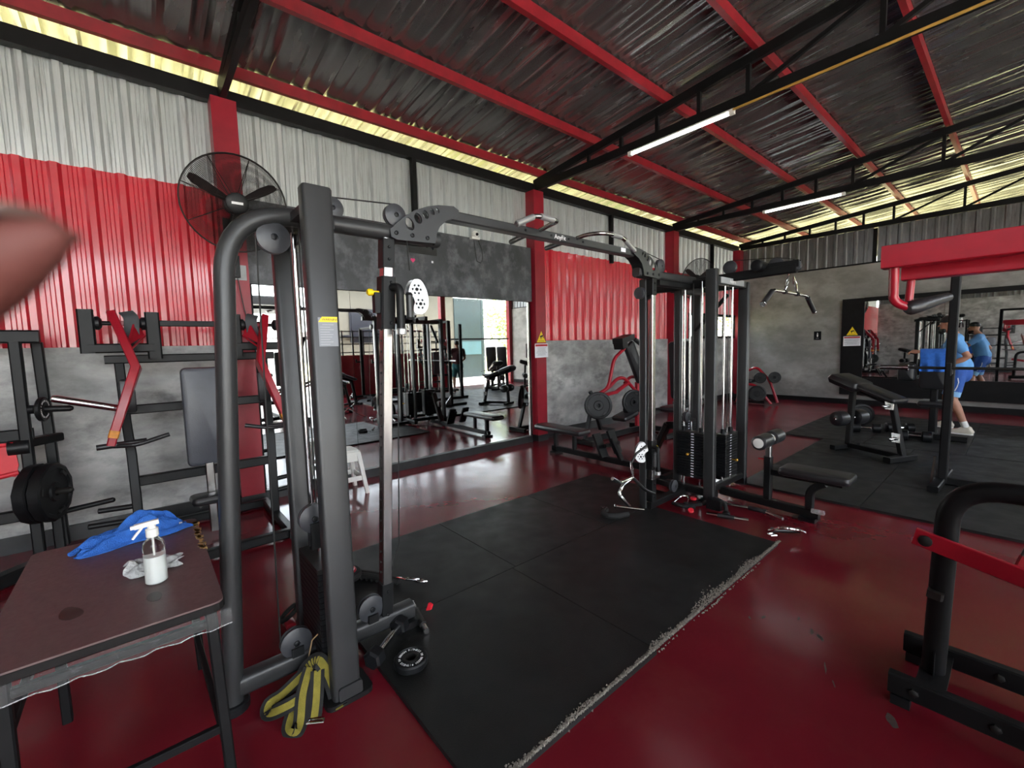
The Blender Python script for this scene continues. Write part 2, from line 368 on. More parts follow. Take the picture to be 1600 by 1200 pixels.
def truss(y, label, posts=True):
    T = thing('roof_truss', label, 'truss', (-.3, y, 3.85), 'black roof trusses')
    build('bottom_chord', MB().box(((-4.95+XR)/2, y, 3.9), (XR+4.95, .05, .1)), BLACKST, T, smooth=False)
    def tz(x): return roofz(x)-.17
    for a, b in ((-4.98, RIDGE), (RIDGE, XR)):
        build('top_chord', MB().beam((a, y, tz(a)-.0), (b, y, tz(b)-.0), .05, .095, ch=.002), BLACKST, T, smooth=False)
    for x in (-4.42, -3.92, -3.4, -2.9, -2.4, -1.9, -.87, .15, 1.2, 2.1, 3.0, 3.8):
        build('web_post', MB().box((x, y, (3.92+tz(x))/2), (.04, .04, tz(x)-3.92)), BLACKST, T, smooth=False)
    for a, b in ((-1.9, -.87), (-.87, .12), (.18, 1.2)):
        s = (a, b) if a < 0 else (b, a)
        build('web_diagonal', MB().beam((s[0], y, 3.93), (s[1], y, tz(s[1])-.03), .035, .04, ch=.002), BLACKST, T, smooth=False)
for y, lb in ((-3.2, 'black roof truss behind the camera'), (.765, 'black roof truss over the first pillar, nearest the standing fan'), (4.79, 'black roof truss carrying the nearer tube light'), (8.85, 'black roof truss carrying the farther tube light'), (12.19, 'black roof truss standing on the end wall'), (16.2, 'black roof truss outside beyond the end wall')):
    truss(y, lb)

# tube lights slung under two trusses, fed by a yellow conduit
TUBE = mat('lit_tube', (.9, .95, 1), .3, var=0, scale=1, emit=(.93, .97, 1.0), estr=5)
def tube_light(y, x0, x1, lb):
    T = thing('tube_light', lb, 'lamp', ((x0+x1)/2, y, 3.8), 'fluorescent tubes')
    build('tube', MB().rev((x0, y-.02, 3.815), (1, 0, 0), [(.03, .014), (.03, .016), (x1-x0-.03, .016), (x1-x0-.03, .014)], 12), TUBE, T)
    for a, b in ((x0, x0+.03), (x1-.03, x1)): build('end_cap', MB().box(((a+b)/2, y-.02, 3.822), (.05, .04, .05)), WHITEP, T, smooth=False)
    build('batten', MB().box(((x0+x1)/2, y-.02, 3.842), (x1-x0, .03, .016)), WHITEP, T, smooth=False)
tube_light(4.79, -3.27, -2.03, 'lit white tube light under the nearer roof truss')
tube_light(8.85, -3.2, -2.0, 'lit white tube light under the farther roof truss')
CONDUIT = mat('yellow_conduit', (.42, .24, .05), .5, var=.2, scale=9)
cd = MB().tube([(-2.03, 4.755, 3.835), (-1.2, 4.755, 3.84), (-.3, 4.755, 3.85), (1.5, 4.755, 3.85)], .012, 8)
solo('conduit', cd, CONDUIT, 'thin yellow conduit running from the nearer tube light along the truss', 'conduit')

# ================================================================= OUTSIDE
GRASS = mat('sunlit_grass', (.34, .32, .15), .9, var=.4, scale=2, bump=.3, bscale=40)
PAVE = mat('pale_pavement', (.66, .64, .58), .8, var=.15, scale=1)
og = MB().add([(-60, -60, -.14), (60, -60, -.14), (60, 80, -.14), (-60, 80, -.14), (-60, -60, -.3), (60, -60, -.3), (60, 80, -.3), (-60, 80, -.3)], [(0, 1, 2, 3), (7, 6, 5, 4), (0, 4, 5, 1), (1, 5, 6, 2), (2, 6, 7, 3), (3, 7, 4, 0)])
o = build('lawn', og, GRASS, None, False); o['kind'] = 'structure'; o['label'] = 'sunlit grass outside the hall'
o = build('yard', MB().box((9.6, 0, -.1), (10.1, 30, .06)), PAVE, None, False); o['kind'] = 'structure'; o['label'] = 'pale paved yard beside the open side'
BEIGE = mat('beige_render', (.075, .068, .052), .8, var=.06, scale=2); TEAL = mat('teal_paint', (.003, .014, .017), .5, var=.2, scale=3)  # building colours cut far down in place of shade on its face
NAVY = mat('navy_panel', (.002, .0028, .007), .4, var=.1, scale=4); CYAN = mat('pale_cyan', (.03, .075, .09), .4, var=.1, scale=3)  # likewise darkened to stand for the building's shade
nb = thing('neighbour_building', 'beige building with teal end seen across the yard in the mirror', 'building', (9.5, 9.8, -.07))
build('wall', MB().box((9.5, 9.4, 2.2), (.3, 6.4, 4.6)), BEIGE, nb, smooth=False)
build('teal_wall', MB().box((9.45, 13.55, 2.0), (.3, 1.9, 4.2)), TEAL, nb, smooth=False)
build('window', MB().box((9.32, 7.9, 2.6), (.06, 1.5, 1.5)), NAVY, nb, smooth=False)
build('shutter', MB().box((9.27, 13.5, 1.5), (.06, 1.5, .7)), CYAN, nb, smooth=False)
build('ledge', MB().box((9.25, 8.0, 2.15), (.3, 2.4, .08)), NAVY, nb, smooth=False)
build('roof', MB().box((9.4, 10.2, 4.6), (1.2, 8.4, .12)), GALVD, nb, smooth=False)
WALLW = mat('added_wall_white', (.75, .74, .70), .8, var=.08, scale=2)
bwl = thing('added_white_wall', 'added white wall across the yard, there to whiten the mirror view', 'wall', (13.5, -2, -.13))  # wall added to make the outdoors read white in the mirror
build('wall', MB().box((13.5, -2, 1.0), (.2, 16, 2.3)), WALLW, bwl, smooth=False)
build('coping', MB().box((13.5, -2, 2.2), (.3, 16, .1)), GALVD, bwl, smooth=False)

AW = thing('awning', 'dark awning on posts across the yard, reflected in the mirror', 'awning', (7.6, 1.8, -.07))
build('canopy', MB().box((7.6, 1.6, 3.2), (1.6, 5.6, .3), Matrix.Rotation(.12, 3, 'Y')), BLACKST, AW, False)
for y in (-1.0, 1.6, 4.2): build('post', MB().box((8.2, y, 1.5), (.08, .08, 3.2)), BLACKST, AW, False)

LEAF = mat('leaf_green', (.24, .32, .07), .5, var=.5, scale=3); BARK = mat('bark', (.12, .08, .05), .9, var=.3, scale=12, bump=.4, bscale=30)
LEAFY = mat('leaf_yellow_green', (.42, .43, .12), .5, var=.4, scale=3)
def tree(loc, h, r, lb, n=2600, m=LEAF, group='trees around the hall'):
    T = thing('tree', lb, 'tree', loc, group); L = V(loc); g = random.Random(hash((loc[0], loc[1])) & 0xffff)
    build('trunk', MB().sect([L, L+V((.1, .05, h*.35)), L+V((0, .1, h*.75))], [(.13*math.cos(k), .13*math.sin(k)) for k in [i*PI/4 for i in range(8)]]), BARK, T)
    mb = MB()
    cl = [(V((g.gauss(0, .45), g.gauss(0, .45), g.gauss(0, .35)))) for _ in range(14)]
    for _ in range(n):
        c = g.choice(cl); d = V((g.gauss(0, 1), g.gauss(0, 1), g.gauss(0, 1))); d = d.normalized()*(g.random()**.4)*.5
        p = L+V((0, 0, h*.62))+V(((c.x+d.x)*r, (c.y+d.y)*r, (c.z+d.z)*h*.42))
        if p.z < L.z+.15: p.z = L.z+.15+g.random()*.4
        a = V((g.gauss(0, 1), g.gauss(0, 1), g.gauss(0, .6))).normalized(); b = a.orthogonal().normalized(); s = .07+.08*g.random()
        mb.add([p-a*s, p+b*s*.5, p+a*s, p-b*s*.5], [(0, 1, 2, 3)])
    o = build('foliage', mb, m, T, False); o['kind'] = 'stuff'
tree((-8.2, 11.2, -.13), 4.2, 1.9, 'bushy green tree outside the small window', 3200)
tree((-8.6, 6.6, -.13), 4.4, 2.0, 'bushy tree outside behind the middle of the left wall', 2200, LEAFY)
tree((-8.8, 1.5, -.13), 4.2, 2.0, 'bushy tree outside behind the left wall near the wall fan', 2200, LEAFY)
tree((10.6, 17.6, -.13), 5.4, 2.1, 'tall leafy tree past the teal building', 3800)
tree((5.9, 19.6, -.13), 5.0, 1.9, 'leafy tree at the far corner beyond the open side', 3000, LEAFY)
tree((-2.0, 24.5, -.13), 6.6, 2.4, 'leafy tree beyond the end wall, seen under the roof edge', 4200, LEAFY)
tree((3.9, 27.5, -.13), 7.0, 2.7, 'taller leafy tree beyond the end wall', 4200, LEAF)
tree((-8.2, 22.5, -.13), 6.0, 2.3, 'leafy tree beyond the end wall at the left corner', 3600, LEAFY)
# ================================================================= THINGS: the cable machine
def holed(outer, holes, o, xd, yd, thick):
    """flat plate with real holes: outline and holes as 2-D curves, filled and extruded"""
    cu = bpy.data.curves.new('h', 'CURVE'); cu.dimensions = '2D'; cu.fill_mode = 'BOTH'; cu.extrude = thick/2
    for pts in [outer]+holes:
        sp = cu.splines.new('POLY'); sp.points.add(len(pts)-1); sp.use_cyclic_u = True
        for i, (a, b) in enumerate(pts): sp.points[i].co = (a, b, 0, 1)
    ob = bpy.data.objects.new('h', cu); C.objects.link(ob)
    me = bpy.data.meshes.new_from_object(ob.evaluated_get(bpy.context.evaluated_depsgraph_get()))
    x = V(xd).normalized(); y = V(yd).normalized(); z = x.cross(y); o = V(o)
    mb = MB().add([o+x*v.co.x+y*v.co.y+z*v.co.z for v in me.vertices], [tuple(p.vertices) for p in me.polygons])
    bpy.data.objects.remove(ob); bpy.data.curves.remove(cu); bpy.data.meshes.remove(me); return mb
def ell(cx, cy, rx, ry, rot=0, n=14):
    c, s = math.cos(rot), math.sin(rot)
    return [(cx+rx*math.cos(t)*c-ry*math.sin(t)*s, cy+rx*math.cos(t)*s+ry*math.sin(t)*c) for t in [2*PI*k/n for k in range(n)]]
def smooth_poly(pts, n=4):
    out = []; m = len(pts)
    for i in range(m):
        p0, p1, p2, p3 = (V((*pts[(i+k-1) % m], 0)) for k in range(4))
        for k in range(n):
            t = k/n; out.append(tuple((.5*((2*p1)+(-p0+p2)*t+(2*p0-5*p1+4*p2-p3)*t*t+(-p0+3*p1-3*p2+p3)*t**3))[:2]))
    return out
XC = -2.1
CM = thing('cable_machine', 'graphite cable crossover joining two weight towers across the black mats', 'gym machine', (XC, 2.2, 0))
def post(x, y, z0, z1, wx, wy, m=FRAME, top=None, nm='post'):
    mb = MB(); r = min(wx, wy)*.22
    rings = [[(x+a*k, y+b*k, z) for a, b in rr2(wx, wy, r, 3)] for z, k in ((z0, 1), (z1-.008, 1), (z1, .93))]
    return build(nm, mb.loft([[V(p) for p in rg] for rg in rings]), m, CM)
def pulley(c, r=.062, w=.04, ax=(1, 0, 0), m=PULLEY, parent=CM):
    o = build('pulley', MB().rev(c, ax, [(-w/2, r*.25), (-w/2, r*.8), (-w*.38, r), (-w*.12, r), (-w*.1, r*.9), (w*.1, r*.9), (w*.12, r), (w*.38, r), (w/2, r*.8), (w*.62, r*.3), (w*.62, r*.22), (w*.45, r*.2)], 28), m, parent)
    build('axle_bolt', MB().rev(V(c)+V(ax)*w*.4, ax, [(0, r*.18), (w*.2, r*.18), (w*.24, r*.12)], 8), BLKPL, o)
    return o
def bolt(c, ax, parent, r=.008, m=BLKPL, t=.008):
    return build('bolt', MB().rev(c, ax, [(0, r), (t*.7, r), (t, r*.6)], 6), m, parent)
# --- left tower
SX = .0
post(-1.845, .575, .02, 2.145, .07, .115)
post(-2.40, .585, .02, 2.06, .07, .11)
def LY(y, z): return y+.05*z
tp = arc([(XC, LY(.195, 0), .0), (XC, LY(.195, 2.07), 2.085), (XC, 1.28, 2.085)], .27, 9)
build('curved_frame', MB().sect(tp, rr2(.075, .082, .034, 4), (1, 0, 0)), FRAME, CM)
build('rubber_foot', MB().disc((XC, .195, .02), (0, 0, 1), .062, .04, 16), BLKPL, CM)
build('top_plate', MB().box((-2.12, .58, 2.075), (.56, .09, .035)), FRAMED, CM, smooth=False)
build('top_tie', MB().beam((-2.38, .62, 2.02), (-1.86, .62, 2.02), .06, .05), FRAMED, CM)
# --- base of the left tower
build('base_tube', MB().sect([(XC, .22, .10), (XC, 1.03, .10)], rr2(.075, .085, .02, 3)), FRAME, CM)
build('cross_foot', MB().beam((-2.47, .585, .05), (-1.80, .585, .05), .10, .06), FRAME, CM)
build('foot_plate', MB().prism([(-1.88+a, .585+b, .012) for a, b in rr2(.17, .2, .03, 3)], (0, 0, 1), .022), FRAMED, CM)
build('foot_plate', MB().prism([(XC+a, 1.0+b, .04) for a, b in rr2(.12, .1, .02, 3)], (0, 0, 1), .034), FRAMED, CM)
# --- adjustable chrome column, left
def column(y, lean, s, z_tr, lbl):
    def Y(z): return y+lean*z
    build('column', MB().loft([[(XC+a, Y(z)+b, z) for a, b in rrect(.052, .05, .004)] for z in (.12, 2.06)]), STEEL, CM)
    for z0, z1 in ((.1, .3), (1.91, 2.05)):
        b_ = build('column_clamp', MB().loft([[(XC+a, Y(z)+b, z) for a, b in rrect(.064, .062, .004)] for z in (z0, z1)]), FRAMED, CM)
        for z in (z0+.04, z1-.04): bolt((XC+.032, Y(z), z), (1, 0, 0), b_)
    hl = MB()
    for k in range(28): hl.rev((XC, Y(.36+k*.054)-s*.0255, .36+k*.054), (0, -s, 0), [(0, .006), (.0015, .006)], 8)
    build('pin_holes', hl, INK, CM)
    tr = MB().loft([[(XC+a, Y(z)+b, z) for a, b in rrect(.072, .074, .008)] for z in (z_tr-.13, z_tr+.13)])
    T = build('trolley', tr, FRAMED, CM)
    for z in (z_tr-.1, z_tr+.1): bolt((XC+.036, Y(z)+.01, z), (1, 0, 0), T)
    yy = Y(z_tr)
    build('swivel_arm', MB().tube(arc([(XC+.03, yy+s*.02, z_tr+.075), (XC+.085, yy+s*.035, z_tr+.075), (XC+.085, yy+s*.035, z_tr-.13)], .05, 5), .02, 12), FRAMED, T)
    build('swivel_cap', MB().rev((XC+.085, yy+s*.035, z_tr-.13), (0, 0, -1), [(0, .022), (.004, .025), (.028, .025), (.03, .02)], 16), ALU, T)
    build('swivel_post', MB().rev((XC+.085, yy+s*.085, z_tr-.085), (0, 0, 1), [(0, .012), (.01, .02), (.012, .017), (.12, .017), (.122, .02), (.135, .012)], 14), FRAME, T)
    K = [(.0, .05), (.03, .115), (.085, .12), (.125, .06), (.138, -.01), (.125, -.065), (.085, -.095), (.035, -.088), (.03, -.05), (.04, -.02), (.028, .012), (.006, .028)]
    KS = .80
    K = smooth_poly([(s*a*KS+s*.085, b*KS+.02) for a, b in K], 3)
    hs_ = []
    KC = ((.129, .068), (.147, -.004))
    for cx, cy in KC:
        for k in range(6):
            a = 2*PI*k/6; hs_.append(ell(s*(cx+.022*math.cos(a)), cy+.022*math.sin(a), .0065, .0075, a, 6))
    e_ = V((0, 1, 0)) if s > 0 else V((.72, .69, 0)).normalized(); n_x = e_.cross(V((0, 0, 1))); B_ = V((XC+.061, yy, z_tr))
    for dd_ in (-.021, .021):
        P_ = build('pulley_plate', holed(K, hs_, B_+n_x*dd_, e_, (0, 0, 1), .006), ALU, T)
        if dd_ > 0:
            for cx, cy in KC: bolt(B_+n_x*(dd_+.003)+e_*(s*cx)+V((0, 0, cy)), n_x, P_, .009, FRAMED)
    for cx, cy in KC:
        build('small_pulley', MB().disc(B_+e_*(s*cx)+V((0, 0, cy)), n_x, .034, .03, 20), PULLEY, T)
    pn = build('pull_pin', MB().rev((XC, yy-s*.037, z_tr+.05), (0, -s, 0), [(0, .010), (.03, .010), (.032, .016), (.05, .018), (.058, .012)], 12), YELLOW, T)
    build('pin_housing', MB().box((XC, yy-s*.05, z_tr+.0), (.035, .03, .1)), FRAMED, T, smooth=False)
    return T
column(.872, .055, 1, 1.735, 'l')
# --- cross bar, side plates with round holes
BR = [(0.984, 2.091), (1.057, 2.158), (1.122, 2.205), (1.197, 2.238), (1.265, 2.257), (1.36, 2.268), (1.392, 2.252), (1.388, 2.219), (1.357, 2.204), (1.311, 2.184), (1.269, 2.148), (1.248, 2.108), (1.236, 2.055), (1.018, 2.045), (0.988, 2.056)]
HO = [(1.091, 2.132, .024, .033), (1.14, 2.168, .021, .028), (1.185, 2.195, .016, .023), (1.225, 2.216, .012, .018), (1.258, 2.228, .009, .014)]
def bracket(fl):
    f = (lambda y: 4.43-y) if fl else (lambda y: y)
    for x in (XC-.048, XC+.048):
        P_ = build('side_plate', holed([(f(y), z) for y, z in BR], [ell(f(y), z, a, b, (-.5 if fl else .5)) for y, z, a, b in HO], (x, 0, 0), (0, 1, 0), (0, 0, 1), .008), FRAME, CM)
        if x > XC:
            for y, z in ((1.015, 2.078), (1.103, 2.077), (1.19, 2.076)): bolt((x+.004, f(y), z), (1, 0, 0), P_, .011)
    bw_ = [(f(1.236), 2.05), (f(1.25), 2.108), (f(1.272), 2.148), (f(1.313), 2.184), (f(1.36), 2.203)]
    mb = MB(); n = len(bw_); vs_ = [(XC+dx, y, z+dz) for dz in (0, .012) for dx in (-.044, .044) for y, z in bw_]
    mb.add(vs_, [(i, i+1, n+i+1, n+i) for i in range(n-1)]+[(2*n+i+1, 2*n+i, 3*n+i, 3*n+i+1) for i in range(n-1)])
    build('arch_web', mb, FRAMED, CM)
bracket(False); bracket(True)
build('cross_bar', MB().sect([(XC, 1.33, 2.225), (XC, 3.1, 2.225)], rrect(.07, .055, .007)), FRAME, CM)
build('side_tube', MB().sect([(XC, 3.15, 2.085), (XC, 4.1, 2.085)], rr2(.07, .07, .02, 3)), FRAME, CM)
def grip_rod(pts, nm='pull_up_handle', m=STEEL, r=.014):
    return build(nm, MB().tube(arc(pts, .05, 5), r, 12), m, CM)
h = grip_rod([(XC+.03, 2.03, 2.245), (XC+.17, 2.0, 2.25), (-1.85, 1.97, 2.243), (-1.85, 1.82, 2.246), (-1.86, 1.785, 2.243), (-1.87, 1.65, 2.178)])
build('grip_sleeve', MB().tube([(-1.869, 1.655, 2.181), (-1.861, 1.775, 2.238)], .018, 12), mat('worn_grey_grip', (.33, .33, .33), .35, metal=.5, var=.1), h)
build('grip_sleeve', MB().tube([(-1.85, 1.825, 2.246), (-1.85, 1.93, 2.243)], .018, 12), mat('worn_grey_grip', (.33, .33, .33), .35, metal=.5, var=.1), h)
h = grip_rod([(XC+.03, 2.39, 2.245), (XC+.12, 2.385, 2.25), (-1.86, 2.38, 2.235), (-1.85, 2.48, 2.243), (-1.85, 2.62, 2.238), (-1.86, 2.78, 2.165)])
build('grip_sleeve', MB().tube([(-1.85, 2.505, 2.242), (-1.85, 2.6, 2.239)], .018, 12), mat('worn_grey_grip', (.33, .33, .33), .35, metal=.5, var=.1), h)
build('grip_sleeve', MB().tube([(-1.852, 2.65, 2.225), (-1.859, 2.77, 2.17)], .018, 12), mat('worn_grey_grip', (.33, .33, .33), .35, metal=.5, var=.1), h)
grip_rod([(XC-.03, 2.3, 2.215), (XC-.28, 2.4, 2.235)], 'rear_grip', BLKPL, .018); grip_rod([(XC-.03, 1.95, 2.215), (XC-.28, 2.05, 2.235)], 'rear_grip', BLKPL, .018)
for y in (1.9, 2.13, 2.3, 2.45): bolt((XC+.035, y, 2.227), (1, 0, 0), CM, .009)
build('brand_lettering', text_mesh('AnyFit', .042, (XC+.0358, 2.16, 2.212), (0, 1, 0), (0, 0, 1)), WHITEINK, CM, False)
build('paper_sticker', MB().box((XC+.0355, 2.93, 2.23), (.001, .06, .03)), PAPER, CM, False)
# --- weight stacks and guide rods
def stack(cx, cy, n, wx, wy, z0=.13, dz=.026, yoke='x', pin=None, nums=True):
    for k in range(n):
        build('stack_plate', MB().beam((cx, cy, z0+k*dz), (cx, cy, z0+k*dz+dz*.86), wx, wy, (1, 0, 0) if 0 else (0, 1, 0), .006), BLKPL if k < n-1 else RUST, CM)
    zt = z0+n*dz
    for s in (-1, 1):
        p = (cx+s*wx*.32, cy) if yoke == 'x' else (cx, cy+s*wy*.32)
        build('guide_rod', MB().tube([(*p, .06), (*p, 2.06)], .0095, 12), CHROME, CM)
        build('rod_buffer', MB().rev((*p, zt), (0, 0, 1), [(0, .02), (.04, .02), (.045, .015)], 12), BLKPL, CM)
    build('selector_stem', MB().tube([(cx, cy, zt), (cx, cy, zt+.1)], .01, 10), CHROME, CM)
    build('lift_cable', MB().tube([(cx, cy, zt+.1), (cx, cy, 2.05)], .0035, 6), INK, CM)
    num = MB()
    for k in range(n): num.box((cx+wx*.12, cy-wy/2-.001, z0+k*dz+dz*.43), (.028, .001, .009)) if yoke == 'x' else num.box((cx+wx/2+.001, cy-wy*.12, z0+k*dz+dz*.43), (.001, .028, .009))
    if nums: build('weight_numbers', num, PAPER, CM, False)
    if pin is not None:
        q = V((cx+wx*.02, cy-wy/2, z0+pin*dz)) if yoke == 'x' else V((cx+wx/2, cy+wy*.02, z0+pin*dz)); d = V((0, -1, 0)) if yoke == 'x' else V((1, 0, 0))
        build('selector_pin', MB().rev(q, d, [(0, .005), (.03, .005), (.032, .013), (.05, .014), (.055, .008)], 12), mat('brass_pin', (.6, .33, .05), .3, metal=.8, var=.1), CM)
stack(-2.115, .58, 16, .30, .11, yoke='x', nums=False)
stack(-2.05, 4.02, 17, .26, .11, z0=.2, yoke='x', pin=9)
stack(-1.85, 4.31, 16, .11, .26, z0=.2, yoke='y', pin=6)
stack(-2.3, 4.36, 19, .11, .26, z0=.2, yoke='y')
# --- pulleys and cables of the left tower
pulley((XC+.01, .47, 1.985), .066); pulley((XC+.01, 1.03, 2.172), .056); pulley((XC-.02, .73, 2.16), .052)
pulley((XC, .56, .735), .066); pulley((XC+.01, .447, .19), .066); pulley((XC+.01, .8, .20), .066)
build('pulley_yoke', MB().box((XC-.015, .56, .66), (.008, .05, .12)).box((XC+.035, .56, .66), (.008, .05, .12)), FRAMED, CM, False)
build('pulley_yoke', MB().box((XC+.01, .447, .155), (.07, .05, .04)), FRAMED, CM, False)
build('pulley_yoke', MB().box((XC+.01, .8, .155), (.07, .05, .04)), FRAMED, CM, False)
def cable(pts, r=.0035): build('cable', MB().tube(pts, r, 6), INK, CM)
cable([(XC+.01, .405, 1.985), (XC+.01, .385, .19)]); cable([(XC+.01, .533, 1.985), (XC, .545, .735)])
cable([(XC-.02, .73, 2.212), (XC+.01, 1.02, 2.227)]); cable([(XC+.01, 1.086, 2.172), (XC+.05, 1.08, 1.9)]); cable([(XC+.01, .866, .2), (XC+.03, .96, .5), (XC+.05, 1.0, 1.6)])
wl_ = build('warning_label', MB().box((-1.8095, .583, 1.578), (.001, .074, .115)), GREYINK, CM, False)
build('warning_header', MB().prism([(-1.8085, .5465, 1.617), (-1.8085, .6205, 1.617), (-1.8085, .6205, 1.638), (-1.8085, .5620, 1.638)], (1, 0, 0), .001), YELLOW, wl_, False)
build('warning_lettering', text_mesh('WARNING', .0135, (-1.8078, .560, 1.6225), (0, 1, 0), (0, 0, 1), .0003), INK, wl_, False)
tl = MB()
for k in range(9):
    w = random.uniform(.035, .062); tl.box((-1.8086, .552+w/2 if k else .583, 1.607-k*.0098), (.0006, w, .0022))
build('small_print', tl, mat('pale_print', (.36, .37, .40), .5, var=0), wl_, False)
# --- right tower frame
post(-1.85, 3.965, .02, 2.15, .10, .06); post(-1.85, 4.665, .02, 2.08, .10, .06); post(-2.235, 4.08, .02, 2.05, .07, .05); post(-2.34, 4.665, .02, 2.08, .10, .06)
build('top_frame', MB().beam((-1.85, 3.98, 2.055), (-1.85, 4.65, 2.055), .06, .07).beam((-2.3, 4.1, 2.03), (-2.3, 4.65, 2.03), .06, .07).beam((-2.34, 4.665, 2.06), (-1.85, 4.665, 2.06), .06, .07), FRAME, CM)
build('front_beam', MB().beam((-2.12, 3.5, 2.03), (-2.12, 4.1, 2.03), .06, .06).beam((-2.5, 4.06, 2.045), (-1.86, 4.06, 2.045), .06, .08), FRAMED, CM)
build('brand_plate', MB().box((-1.818, 4.32, 2.06), (.004, .5, .055)), mat('pale_grey_paint', (.33, .34, .35), .35, var=.05), CM, False)
build('brand_lettering', text_mesh('AnyFit', .05, (-1.8152, 4.25, 2.043), (0, 1, 0), (0, 0, 1)), WHITEINK, CM, False)
build('base_frame', MB().beam((-2.12, 3.36, .056), (-2.12, 4.1, .056), .07, .06).beam((-2.4, 4.0, .08), (-1.8, 4.0, .08), .07, .07).beam((-2.4, 4.66, .06), (-1.8, 4.66, .06), .07, .07).beam((-1.85, 3.96, .12), (-1.85, 4.66, .12), .06, .06).beam((-2.34, 3.98, .12), (-2.34, 4.66, .12), .06, .06), FRAMED, CM)
build('foot_plate', MB().prism([(-1.85+a, 3.965+b, .012) for a, b in rr2(.16, .15, .02, 3)], (0, 0, 1), .022), FRAMED, CM)
build('brace', MB().beam((-2.32, 4.6, 1.62), (-2.0, 4.64, 1.98), .05, .03), FRAMED, CM)
column(3.385, .0, -1, .52, 'r')
post(-2.165, 3.37, .03, 2.05, .07, .05)
pulley((XC+.01, 3.5, 2.165), .058); pulley((XC+.01, 3.24, 2.21), .05); pulley((-2.16, 3.3, 1.93), .05, ax=(0, 1, 0)); pulley((-2.1, 4.0, .78), .05); pulley((-2.02, 3.62, .2), .055)
cable([(XC+.01, 3.24, 2.26), (XC+.01, 3.5, 2.223)]); cable([(XC+.05, 3.3, 1.9), (XC+.04, 3.25, .6)])
# --- lat station: boom, pulleys
build('boom', MB().beam((-2.34, 4.35, 2.10), (-1.30, 4.35, 2.115), .06, .08), FRAMED, CM)
pulley((-1.86, 4.35, 2.2), .062, ax=(0, 1, 0)); pulley((-1.46, 4.35, 2.16), .065, ax=(0, 1, 0)); pulley((-1.32, 4.35, 2.13), .055, ax=(0, 1, 0))
build('boom_yoke', MB().box((-1.40, 4.325, 2.15), (.24, .008, .06)).box((-1.40, 4.375, 2.15), (.24, .008, .06)), FRAMED, CM, False)
build('boom_roller', MB().rev((-1.58, 4.22, 2.165), (0, 1, 0), [(0, .03), (.01, .05), (.24, .05), (.25, .03)], 18), BLKPL, CM)
cable([(-1.86, 4.35, 2.262), (-1.46, 4.35, 2.225)]); cable([(-1.46, 4.35, 2.228), (-1.32, 4.35, 2.188)])
# lat bench
build('bench_base', MB().beam((-1.83, 4.16, .08), (-1.03, 4.16, .055), .07, .07), FRAMED, CM)
build('bench_post', MB().beam((-1.42, 4.16, .08), (-1.42, 4.16, .48), .06, .06, (1, 0, 0)), FRAMED, CM)
build('bench_leg', MB().sect(arc([(-1.0, 4.16, .33), (-1.10, 4.16, .26), (-1.10, 4.16, .03)], .06, 4), rrect(.06, .05, .008), (0, 1, 0)), FRAMED, CM)
build('bench_rail', MB().beam((-1.42, 4.16, .345), (-.88, 4.16, .345), .05, .05), FRAMED, CM)
build('bench_seat', MB().pad((-1.06, 4.16, .395), (.5, .27, .065), None, .025), VINYL, CM)
build('knee_post', MB().beam((-1.42, 4.16, .45), (-1.42, 4.16, .62), .045, .045, (1, 0, 0)), STEEL, CM)
for s in (-1, 1):
    r_ = build('knee_roller', MB().rev((-1.42, 4.16+s*.035, .635), (0, s, 0), [(0, .04), (.01, .062), (.19, .062), (.2, .045)], 20), VINYL, CM)
    for d in (.002, .201): build('roller_cap', MB().rev((-1.42, 4.16+s*(.035+d), .635), (0, s, 0), [(-.004, .04), (.004, .042), (.008, .012)], 18), WHITEP, r_)
build('height_pin', MB().tube([(-1.45, 4.16, .45), (-1.5, 4.15, .45)], .008, 8), REDM, CM)
build('rubber_foot', MB().box((-1.10, 4.16, .015), (.12, .16, .03)), BLKPL, CM, False)
build('clear_sleeve', MB().tube([(-1.07, 4.1, .1), (-.98, 4.1, .1)], .02, 10), mat('clear_plastic', (.9, .9, .9), .1, trans=.8, var=0), CM)
# --- low row station towards the mirror
build('row_rail', MB().beam((-4.26, 4.36, .07), (-2.36, 4.36, .07), .06, .07), FRAMED, CM)
build('row_leg', MB().beam((-4.2, 4.36, .04), (-4.2, 4.36, .31), .06, .06, (1, 0, 0)), FRAMED, CM)
build('row_leg', MB().beam((-3.86, 4.36, .08), (-3.86, 4.36, .31), .05, .05, (1, 0, 0)), FRAMED, CM)
build('rubber_foot', MB().box((-4.2, 4.36, .015), (.1, .16, .03)), BLKPL, CM, False)
build('row_seat', MB().pad((-4.1, 4.36, .35), (.86, .26, .075), None, .03), VINYL, CM)
for s in (-1, 1):
    build('foot_rest', MB().box((-3.32, 4.36+s*.14, .27), (.03, .13, .3), Matrix.Rotation(-.45, 3, 'Y')), BLKPL, CM, False)
build('foot_rest_stem', MB().beam((-3.1, 4.36, .08), (-3.25, 4.36, .34), .05, .06, (0, 1, 0)).beam((-3.25, 4.22, .27), (-3.25, 4.5, .27), .04, .04), FRAMED, CM)
build('row_tower', MB().beam((-2.75, 4.36, .1), (-2.5, 4.36, .62), .06, .09, (0, 1, 0)).beam((-2.5, 4.36, .6), (-2.34, 4.36, .62), .06, .08), FRAMED, CM)
pulley((-2.66, 4.36, .43), .055, ax=(0, 1, 0))

